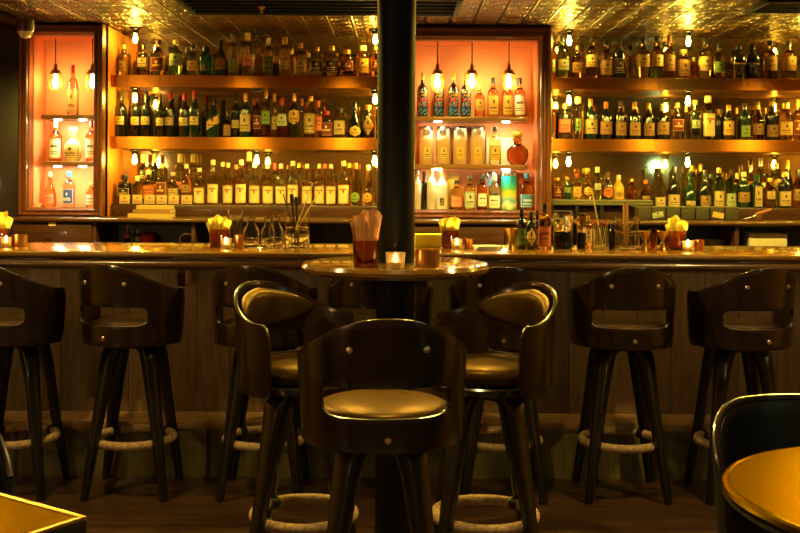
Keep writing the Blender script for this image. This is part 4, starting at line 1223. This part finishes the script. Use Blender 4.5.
def napkins(X, Y, z, R, hgt, mat, label, spread=1.0, n=7):
    t = thing('paper_napkin', label, 'napkin', (X, Y, z))
    for k in range(n):
        f = k / (n - 1) * 2 - 1
        m = MB(); rows, cols = 6, 6
        vs, fs = [], []
        yo = random.uniform(-.35, .35) * R
        hk = hgt * (1 - 0.10 * abs(f)) * random.uniform(.88, 1.05)
        for lay in (0, 1):
            for j in range(rows + 1):
                v = j / rows
                for i in range(cols + 1):
                    u = 2 * i / cols - 1
                    ww = R * (0.52 + 0.16 * v * spread)
                    x = f * R * (0.28 + 0.55 * v ** 1.4 * spread) + u * ww
                    y = yo * (.6 + .6 * v) + math.sin(u * 3.2 + k * 1.7) * R * .26 * v + lay * .0012 + u * .1 * R
                    zz = hk * v * (1 - .12 * u * u + .03 * math.sin(u * 5 + k)) - .07 * hk * v * u * (1 if k % 2 else -1)
                    vs.append((x, y, zz))
        K = (rows + 1) * (cols + 1)
        for lay in (0, 1):
            for j in range(rows):
                for i in range(cols):
                    a = lay * K + j * (cols + 1) + i; q = (a, a + 1, a + cols + 2, a + cols + 1)
                    fs.append(q if lay else tuple(reversed(q)))
        bd = list(range(cols + 1)) + [j * (cols + 1) + cols for j in range(1, rows + 1)] + [rows * (cols + 1) + i for i in range(cols - 1, -1, -1)] + [j * (cols + 1) for j in range(rows - 1, 0, -1)]
        for q in range(len(bd)):
            a, b = bd[q], bd[(q + 1) % len(bd)]; fs.append((a, b, b + K, a + K))
        m.add(vs, fs).build('folded_sheet', mat, t, angle=60)
    return t


def napkin_glass(px, base_py, Yd, R, hg, hn, mat, where, nap='yellow'):
    X = P(px, base_py, Yd)[0]
    z = BZ
    tumbler(X, Yd, z, R, hg, M['amber_glass'], 'amber glass tumbler holding %s napkins %s' % (nap, where), 'glass', 'amber napkin tumblers')
    napkins(X, Yd, z + 0.014, R * .86, hn, mat, '%s paper napkins in the amber tumbler %s' % (nap, where))


def votive(px, Yd, where, R=0.026, hgt=0.048):
    X = P(px, 243, Yd)[0]
    t = thing('votive_candle', 'lit votive candle %s' % where, 'candle', (X, Yd, BZ + .0005), 0, 'lit votive candles')
    MB().hollow([(R * .86, 0), (R * .9, .004), (R, hgt)], [(R - .0025, hgt), (R * .9 - .003, .007), (.001, .007)], 24).build('candle_glass', M['frosted'], t)
    MB().lathe([(R * .7, .008), (R * .72, .022), (R * .6, .023)], 20).build('wax', M['wax'], t)
    MB().lathe([(.0012, .022), (.005, .026), (.0066, .033), (.0042, .043), (.0006, .052)], 10).build('flame', M['flame'], t)
    return t


def cup(px, Yd, where, R=0.027, hgt=0.046):
    X = P(px, 243, Yd)[0]
    vessel('copper_cup', 'brushed copper cup %s' % where, 'cup', X, Yd, BZ, [(R * .9, 0), (R * .98, .003), (R, hgt)], [(R - .002, hgt), (R - .004, .006), (.001, .006)], M['copper'], 'copper cups')


napkin_glass(0, 243, 4.98, 0.045, 0.085, 0.150, M['napkin_y'], 'at the bar end by the narrow niche')
votive(6, 4.9, 'at the bar end by the narrow niche'); cup(20, 4.98, 'on the bar below the narrow niche', 0.036, 0.054)
napkin_glass(219, 245, 4.96, 0.046, 0.088, 0.150, M['napkin_y'], 'on the bar below the syrups')
votive(226, 4.87, 'before the yellow napkins on the bar below the syrups')
# mixing beaker, carafes, jar
X = P(235, 240, 5.04)[0]
tumbler(X, 5.04, BZ, 0.037, 0.178, M['glass'], 'tall clear mixing beaker on the bar beside the yellow napkins', 'glass', name='mixing_beaker')
cup(239, 4.93, 'before the tall clear mixing beaker', 0.019, 0.062)


def carafe(px, Yd, R, hgt, label, mat='glass'):
    X = P(px, 243, Yd)[0]
    t = thing('carafe', label, 'carafe', (X, Yd, BZ + .0005), 0, 'glass carafes on the bar')
    MB().hollow([(R * .8, 0), (R, .008), (R, hgt * .5), (R * .8, hgt * .62), (R * .5, hgt * .74), (R * .46, hgt * .86), (R * .62, hgt)],
                [(R * .55, hgt), (R * .40, hgt * .86), (R * .44, hgt * .73), (R * .74, hgt * .6), (R - .004, hgt * .5), (R - .004, .012), (.001, .011)], 28).build('carafe_glass', M[mat], t)
    MB().lathe([(R * .9, .0135), (R * .93, .02), (R * .93, hgt * .30), (R * .5, hgt * .302)], 24).build('liquid', M['straw'], t)
carafe(251, 4.99, 0.040, 0.150, 'clear waisted carafe on the bar beside the tall beaker')
carafe(268, 4.95, 0.034, 0.146, 'clear waisted carafe in the middle of the three on the bar')
carafe(276, 5.05, 0.036, 0.150, 'clear waisted carafe on the bar beside the straw jar')


def tool_jar(px, Yd, R, hgt, label):
    X = P(px, 243, Yd)[0]
    t = thing('glass_jar', label, 'jar', (X, Yd, BZ + .0005), 0, 'wide glass jars on the bar')
    MB().hollow([(R * .93, 0), (R, .006), (R, hgt * .45), (R * .9, hgt * .49), (R * .9, hgt * .53), (R, hgt * .57), (R, hgt)],
                [(R - .004, hgt), (R - .004, hgt * .58), (R * .9 - .004, hgt * .53), (R * .9 - .004, hgt * .49), (R - .004, hgt * .44), (R - .004, .011), (.001, .010)], 32).build('jar_glass', M['glass'], t)
    return X
JX = tool_jar(297, 5.0, 0.060, 0.170, 'wide waisted glass jar of straws on the bar below the syrups')
def stick(X, Yd, dx0, dy0, x1, y1, rad, mat, name, label, cat, group, z0=0.013, end=None):
    a = Vector((X + dx0, Yd + dy0, BZ + z0 + .0)); ex, ez = P(x1, y1, Yd + 0.01)
    b = Vector((ex, Yd + 0.01, ez))
    R_ = [rad] * 2; pts = [a, b]
    if end: pts = [a, a + (b - a) * .8, a + (b - a) * .85, b]; R_ = [rad, rad, end, end * .8]
    o = MB().tube([p - a for p in pts], R_, 8).build(name, mat); o.location = a
    tag(o, label, cat, group)
gs = 'tools in the straw jar'
stick(JX, 5.0, -.035, 0, 313, 183, .0030, M['straw_y'], 'straw', 'long pale straw leaning out of the jar, the steeper one', 'straw', gs)
stick(JX, 5.0, -.045, .014, 323, 185, .0026, M['straw_y'], 'straw', 'long pale straw leaning out of the jar, the more slanted one', 'straw', gs)
stick(JX, 5.0, -.005, -.018, 291.5, 194, .0045, M['cap_black'], 'bar_spoon', 'black bar spoon standing upright in the straw jar', 'spoon', gs, end=.011)
stick(JX, 5.0, .012, -.018, 283, 194, .003, M['cap_brown'], 'bar_spoon', 'thin brown stick leaning the other way in the straw jar', 'spoon', gs)
stick(JX, 5.0, .002, .022, 296, 197, .0045, M['cap_black'], 'bar_spoon', 'black bar spoon leaning slightly in the straw jar', 'spoon', gs, end=.010)

# on the high table
yk = 3.86
X = P(366, 257, yk)[0]
tumbler(X, yk, BZ, 0.050, 0.098, M['amber_glass'], 'amber glass tumbler holding kraft napkins on the high table', 'glass', 'amber napkin tumblers')
napkins(X, yk, BZ + .014, .043, 0.200, M['napkin_k'], 'bunch of kraft paper napkins in the tumbler on the high table', .8)
X = P(395.5, 259, 3.82)[0]
t = votive(395.5, 3.82, 'on the high table against the column', 0.037, 0.056)
X = P(427.5, 257, 3.88)[0]
vessel('copper_cup', 'wide brushed copper bowl cup on the high table', 'cup', X, 3.88, BZ, [(.042, 0), (.045, .003), (.0465, .064)], [(.044, .064), (.042, .006), (.001, .006)], M['copper'], 'copper cups')

# beyond the column
x0, x1 = P(415, 240, 5.1)[0], P(441.5, 240, 5.1)[0]
w = (x1 - x0) / 2
for k in range(1):
    o = MB().box(-w, w, -0.05, 0.05, 0, 0.062).build('napkin_stack', M['napkin_y'], bevel=.003)
    o.location = ((x0 + x1) / 2, 5.12, BZ + .0005); tag(o, 'yellow block of folded napkins on the bar beside the column', 'napkins')
napkin_glass(449.5, 245, 5.02, 0.041, 0.085, 0.140, M['napkin_y'], 'on the bar below the wide niche')
votive(457, 4.92, 'before the yellow napkins below the wide niche'); cup(469, 5.0, 'on the bar below the wide niche', 0.022, 0.046)
o = MB()
for k in range(5): o.box(-.058, .058, -.058, .058, k * .004, k * .004 + .0034, Matrix.Rotation(.05 * k, 4, 'Z'))
o = o.build('napkin_stack', M['napkin_w']); o.location = (P(487, 246, 4.9)[0], 4.9, BZ + .0005)
tag(o, 'low stack of white square napkins on the bar below the wide niche', 'napkins')


def jigger(px, Yd, R, hgt, label, mat='brass'):
    X = P(px, 243, Yd)[0]
    vessel('jigger', label, 'jigger', X, Yd, BZ, [(R * .8, 0), (R * .3, hgt * .42), (R * .32, hgt * .48), (R, hgt)], [(R - .002, hgt), (R * .26, hgt * .52), (.001, hgt * .5)], M[mat], 'jiggers and small glasses')
jigger(511, 4.98, 0.034, 0.098, 'tall hourglass jigger beside the bitters bottles on the bar', 'brass')


def barbottle(px, top, hw, Yd, kind, glass, cap, lab, label, **ex):
    X = P(px, 230, Yd)[0]
    return bottle(X, Yd, BZ, P(px, top, Yd)[1] - BZ, hw * Yd / F, kind, glass, cap, lab, label, 'small bottles standing on the bar', **ex)
barbottle(521.5, 209, 5.2, 5.02, 'whisky', 'black', 'cap_black', L1('green', .1, .5, 60), 'dark bitters bottle with a green label beside the jigger')
barbottle(530.8, 212, 5.0, 4.95, 'whisky', 'dark', 'cap_black', L1('gold', .1, .58, 66), 'dark bitters bottle with a gold diamond label on the bar', shape='diamond')
barbottle(537, 210.5, 4.4, 5.08, 'whisky', 'black', 'cap_black', L1('tan', .1, .5, 60), 'black bottle at the rear of the bitters group on the bar')
barbottle(544.5, 203.5, 6.6, 4.98, 'whisky', 'amber', 'cap_black', L1('orange', .06, .5, 72), 'tall bar bottle with an orange label among the bitters')
# two-tone jars
def mason(px, Yd, hw, top, label, low='black'):
    X = P(px, 235, Yd)[0]; R = hw * Yd / F; hgt = P(px, top, Yd)[1] - BZ
    t = thing('storage_jar', label, 'jar', (X, Yd, BZ + .0005), 0, 'lidded jars on the bar')
    MB().lathe([(R * .9, 0), (R, .006), (R, hgt * .44), (R * .95, hgt * .46)], 28).build('jar_base', M[low], t)
    MB().lathe([(R * .92, hgt * .462), (R, hgt * .5), (R, hgt * .9), (R * .85, hgt * .94)], 28).build('jar_glass', M['glass'], t)
    MB().lathe([(R * .9, hgt * .942), (R * .92, hgt * .95), (R * .92, hgt)], 28).build('lid', M['black_metal'], t)
mason(563, 5.04, 10, 211, 'wide dark-bottomed jar with a black lid on the bar')
mason(581.5, 5.06, 4.6, 214, 'narrow dark-bottomed jar beside the wide one on the bar')
barbottle(588, 216, 4.6, 5.14, 'tall', 'amber', 'cap_gold', L1('cream', .2, .6, 60), 'amber bar bottle with a cream label behind the garnish glass')
X = P(600, 240, 4.97)[0]
tumbler(X, 4.97, BZ, 0.038, 0.098, M['glass'], 'clear glass of red garnish picks on the bar', 'glass')
g = 'red-beaded picks in a glass'
for k in range(8):
    px, py = 593 + k * 2.1, 222 + (k * 37 % 7)
    t_ = thing('garnish_pick', ('red-beaded garnish pick, %s in the glass counted from the jars' % ORD[k + 1]), 'pick', (X - .022 + k * .006, 4.97 + (-.012 if k % 2 else .012), BZ + .0125), 0, g)
    ex, ez = P(px, py, 4.97)
    d = Vector((ex, 4.97, ez)) - Vector(t_.location)
    MB().tube([(0, 0, 0), d], .0012, 6).build('stick', M['straw_y'], t_)
    MB().lathe([(.0055 * math.sin(a * PI / 6) + .0002, .0055 - .0055 * math.cos(a * PI / 6)) for a in range(7)], 12, M=Matrix.Translation(d)).build('bead', M['cap_red'], t_)
stick(X, 4.97, .012, .0, 592, 191, .0030, M['straw_y'], 'bar_spoon', 'long pale stirrer leaning from the garnish glass', 'spoon', 'tools in the garnish glass')
barbottle(612, 224, 3.6, 5.02, 'apothecary', 'black', 'cap_black', None, 'small black bottle between the garnish glass and the tool jar')
JX = tool_jar(626.5, 5.0, 0.062, 0.150, 'wide waisted glass jar of bar tools beside the garnish glass')
gs = 'tools in the wide jar'
stick(JX, 5.0, -.005, -.01, 625.5, 203, .013, M['napkin_k'], 'muddler', 'pale wooden muddler standing in the wide tool jar', 'muddler', gs)
stick(JX, 5.0, .03, .01, 617, 219, .0035, M['cap_silver'], 'bar_spoon', 'silver spoon crossing behind the muddler in the tool jar', 'spoon', gs, end=.009)
stick(JX, 5.0, -.03, .015, 637, 216, .0035, M['brass'], 'bar_spoon', 'brass spoon crossing in front of the tool jar rim', 'spoon', gs, end=.010)
jigger(645, 5.0, 0.030, 0.088, 'flared brass jigger beside the tool jar')
jigger(663, 4.98, 0.032, 0.088, 'flared brass jigger beside the amber napkin tumbler below the bins')
X = P(653, 240, 5.03)[0]
tumbler(X, 5.03, BZ, 0.021, 0.100, M['amber_glass'], 'slim amber glass standing between the two brass jiggers', 'glass')
napkin_glass(676.5, 245, 4.97, 0.046, 0.090, 0.142, M['napkin_y'], 'on the bar below the bins')
votive(688, 4.88, 'before the yellow napkins on the bar below the bins'); cup(699, 4.98, 'on the bar beyond the candle below the bins', 0.024, 0.048)

# ------------------------------------------------------------------ low tables and chairs in front
LT_Z = 0.75
tcx, tcy, tr = 1.105, 2.13, 0.425
t = thing('round_brass_table', 'low round brass-topped table with a ridged rim', 'table', (tcx, tcy, 0))
MB().lathe([(tr - .03, LT_Z - .034), (tr - .006, LT_Z - .032), (tr + .002, LT_Z - .026), (tr, LT_Z - .02), (tr - .008, LT_Z - .016)], 96).build('rim_band', M['black_metal'], t)
MB().lathe([(tr - .02, LT_Z - .016), (tr + .002, LT_Z - .015), (tr + .004, LT_Z - .010), (tr, LT_Z - .004), (tr - .008, LT_Z - .001), (tr - .012, LT_Z - .003), (tr - .016, LT_Z), (.001, LT_Z)], 96).build('table_top', M['table_brass'], t, angle=20)
MB().lathe([(.26, 0), (.26, .012), (.06, .03), (.035, .06), (.035, LT_Z - .034)], 40).build('pedestal', M['black_metal'], t)
# square table
qx, qz = P(87, 517, 1.0)
Yc = (H - LT_Z) * F / (517 - HY + RO * 313)
Xc = P(87, 517, Yc)[0]
t = thing('square_brass_table', 'low square brass-topped table corner beside the chair', 'table', (Xc, Yc, 0), math.radians(-34))
S = .62
MB().box(-S, 0, -S, 0, LT_Z - .035, LT_Z - .004).build('edge_band', M['black_metal'], t, bevel=.003)
MB().box(-S + .012, -.012, -S + .012, -.012, LT_Z - .004, LT_Z).build('table_top', M['table_brass'], t)
b = MB()
b.box(-S, 0, -.012, 0, LT_Z - .004, LT_Z + .002).box(-S, 0, -S, -S + .012, LT_Z - .004, LT_Z + .002).box(-.012, 0, -S + .012, -.012, LT_Z - .004, LT_Z + .002).box(-S, -S + .012, -S + .012, -.012, LT_Z - .004, LT_Z + .002)
b.build('brass_edging', M['brass'], t, bevel=.0015)
MB().lathe([(.24, 0), (.24, .012), (.06, .03), (.035, .06), (.035, LT_Z - .035)], 32, M=Matrix.Translation((-S / 2, -S / 2, 0))).build('pedestal', M['black_metal'], t)


def make_chair(label, loc, rz_):
    t = thing('tub_chair', label, 'chair', loc, rz_, 'dark curved chairs')
    Rr = .27; A_ = math.radians(100)
    n, m = 40, 8
    vs, fs = [], []
    for lay in (0, 1):
        for j in range(m + 1):
            for i in range(n + 1):
                th = A_ * (2 * i / n - 1)
                q = abs(th) / A_
                zt = .802 - .17 * max(0, (q - .35) / .65) ** 2.2
                zl = .47
                z = zl + (zt - zl) * j / m
                rr = Rr + .025 * (z - zl) / .35 + (0.012 if lay else -0.012)
                vs.append((rr * math.sin(th) * 1.0, -rr * math.cos(th), z))
    K = (n + 1) * (m + 1)
    for lay in (0, 1):
        for j in range(m):
            for i in range(n):
                a = lay * K + j * (n + 1) + i; f = (a, a + 1, a + n + 2, a + n + 1)
                fs.append(f if lay else tuple(reversed(f)))
    bd = list(range(n + 1)) + [j * (n + 1) + n for j in range(1, m + 1)] + [m * (n + 1) + i for i in range(n - 1, -1, -1)] + [j * (n + 1) for j in range(m - 1, 0, -1)]
    for q in range(len(bd)):
        a, b = bd[q], bd[(q + 1) % len(bd)]; fs.append((a, b, b + K, a + K))
    MB().add(vs, fs).build('backrest', M['black_metal'], t, bevel=.005)
    top_pts = []
    for i in range(n + 1):
        th = A_ * (2 * i / n - 1); q = abs(th) / A_
        zt = .802 - .17 * max(0, (q - .35) / .65) ** 2.2
        rr = Rr + .025 * (zt - .47) / .35
        top_pts.append((rr * math.sin(th), -rr * math.cos(th), zt + .004))
    MB().tube(top_pts, .011, 10).build('top_rail', M['stool_wood'], t)
    MB().lathe([(.22, .43), (.25, .44), (.252, .465), (.24, .485), (.12, .492), (.001, .494)], 40).build('seat', M['leather'], t)
    for k in range(4):
        a = PI / 4 + k * PI / 2
        MB().tube([(.17 * math.cos(a), .17 * math.sin(a), .44), (.26 * math.cos(a), .26 * math.sin(a), 0)], [.018, .011], 12).build('leg', M['stool_leg'], t)
    return t
ch = make_chair('dark curved tub chair behind the round brass table', (1.07, 2.53, 0), math.radians(176))
dup(ch, (-1.20, 2.45, 0), math.radians(225), 'dark curved tub chair behind the square brass table')

# ------------------------------------------------------------------ lamps over the bar and tables, and added fill lamps
def downlight(X, Y, energy, label, size=1.1, col=(1.0, .68, .20), blend=.6):
    t = thing('recessed_downlight', label, 'lamp', (X, Y, CZ), 0, 'recessed downlights')
    vs = MB()
    n = 28
    pr_ = [(.055, -.001), (.055, -.010), (.038, -.010), (.036, -.001)]
    v, f = [], []
    for r, z in pr_:
        for k in range(n): v.append((r * math.cos(2 * PI * k / n), r * math.sin(2 * PI * k / n), z))
    for i in range(4):
        j = (i + 1) % 4
        for k in range(n):
            k2 = (k + 1) % n; f.append((i * n + k, i * n + k2, j * n + k2, j * n + k))
    vs.add(v, f).build('trim_ring', M['brass'], t)
    MB().lathe([(.036, -.004), (.036, -.002)], 24).build('diffuser', M['down'], t)
    li = bpy.data.lights.new('downlight_beam', 'SPOT'); li.energy = energy; li.color = col
    li.spot_size = size; li.spot_blend = blend; li.shadow_soft_size = .04
    o = bpy.data.objects.new('downlight_beam', li); COL.objects.link(o); o.parent = t; o.location = (0, 0, -.02)
    return o
downlight(0.02, 3.15, 34, 'recessed downlight over the high round table', 1.9)
downlight(1.35, 1.75, 7, 'recessed downlight over the round brass table', 1.5)
downlight(-0.95, 1.55, 5, 'recessed downlight over the square brass table', 1.5)
downlight(-1.7, 3.75, 45, 'recessed downlight before the bar by the narrow niche', 2.2)  # this one and the next are added fill for the bar front
downlight(1.7, 3.75, 45, 'recessed downlight before the bar by the bins', 2.2)
for k, X in enumerate((-2.17, -1.3, -0.46, 0.38, 1.23, 2.08, 2.93)):
    downlight(X, 5.25, 44, 'recessed downlight over the bar, %s from the narrow niche' % ORD[k + 1], 2.85, (1.0, .68, .09), .35)
downlight(-0.8, 0.3, 6, 'cool recessed downlight behind the viewer by the square table', 2.4, (.55, .95, .70))  # cool pair added out of view to tint stools and legs
downlight(0.9, 0.3, 6, 'cool recessed downlight behind the viewer by the round table', 2.4, (.55, .95, .70))
for k, X in enumerate((-2.4, -0.8, 0.8, 2.4)):  # added lamps brightening the rear wall that the mirrors reflect
    downlight(X, -1.5, 24, 'recessed downlight washing the rear wall, %s of four' % ORD[k + 1], 2.6)

def fill_globe(X, Y, Z, mat, label):  # unseen globes added to give the stool shells side highlights
    t = thing('wall_sconce', label, 'wall lamp', (X, Y, Z), 0, 'globe sconces on the side walls')
    s_ = -1 if X > 0 else 1
    MB().box(0, .02 * s_, -.05, .05, -.09, .09).build('back_plate', M['brass'], t, bevel=.003)
    MB().tube([(.015 * s_, 0, -.04), (.08 * s_, 0, -.05), (.11 * s_, 0, -.02)], .009, 10).build('arm', M['brass'], t)
    MB().lathe([(.07 * math.sin(a * PI / 12) + .0005, .03 - .07 * math.cos(a * PI / 12)) for a in range(13)], 24, M=Matrix.Translation((.11 * s_, 0, .02))).build('globe', mat, t)
fill_globe(-3.4, 0.4, 1.58, glow('warm_globe_glow', (1.0, .66, .26, 1), 100), 'warm globe wall lamp on the wall beside the narrow niche')
fill_globe(3.6, 0.3, 1.58, glow('green_globe_glow', (.45, 1.0, .68, 1), 22), 'green-tinted globe wall lamp on the wall beyond the bins')

w = bpy.data.worlds.new('dim_room'); scene.world = w; w.use_nodes = True
w.node_tree.nodes['Background'].inputs[0].default_value = (.03, .022, .01, 1)
w.node_tree.nodes['Background'].inputs[1].default_value = 0.3

# ------------------------------------------------------------------ camera
cd = bpy.data.cameras.new('camera'); cam = bpy.data.objects.new('camera', cd); COL.objects.link(cam)
cd.sensor_width = 36; cd.lens = F * 36 / 800
cd.shift_y = -(266.5 - HY) / 800
cam.matrix_world = Matrix.Translation((0, 0, H)) @ Matrix.Rotation(PI / 2, 4, 'X') @ Matrix.Rotation(RO, 4, 'Z')
cd.clip_start = 0.05
scene.camera = cam
scene.view_settings.view_transform = 'Standard'; scene.view_settings.look = 'None'
scene.view_settings.exposure = 1.3; scene.view_settings.gamma = 1
scene.view_settings.use_curve_mapping = False
scene.cycles.use_denoising = True
scene.cycles.sample_clamp_indirect = 4.0
scene.cycles.max_bounces = 14; scene.cycles.transmission_bounces = 12; scene.cycles.glossy_bounces = 5; scene.cycles.diffuse_bounces = 3
scene.cycles.caustics_refractive = True
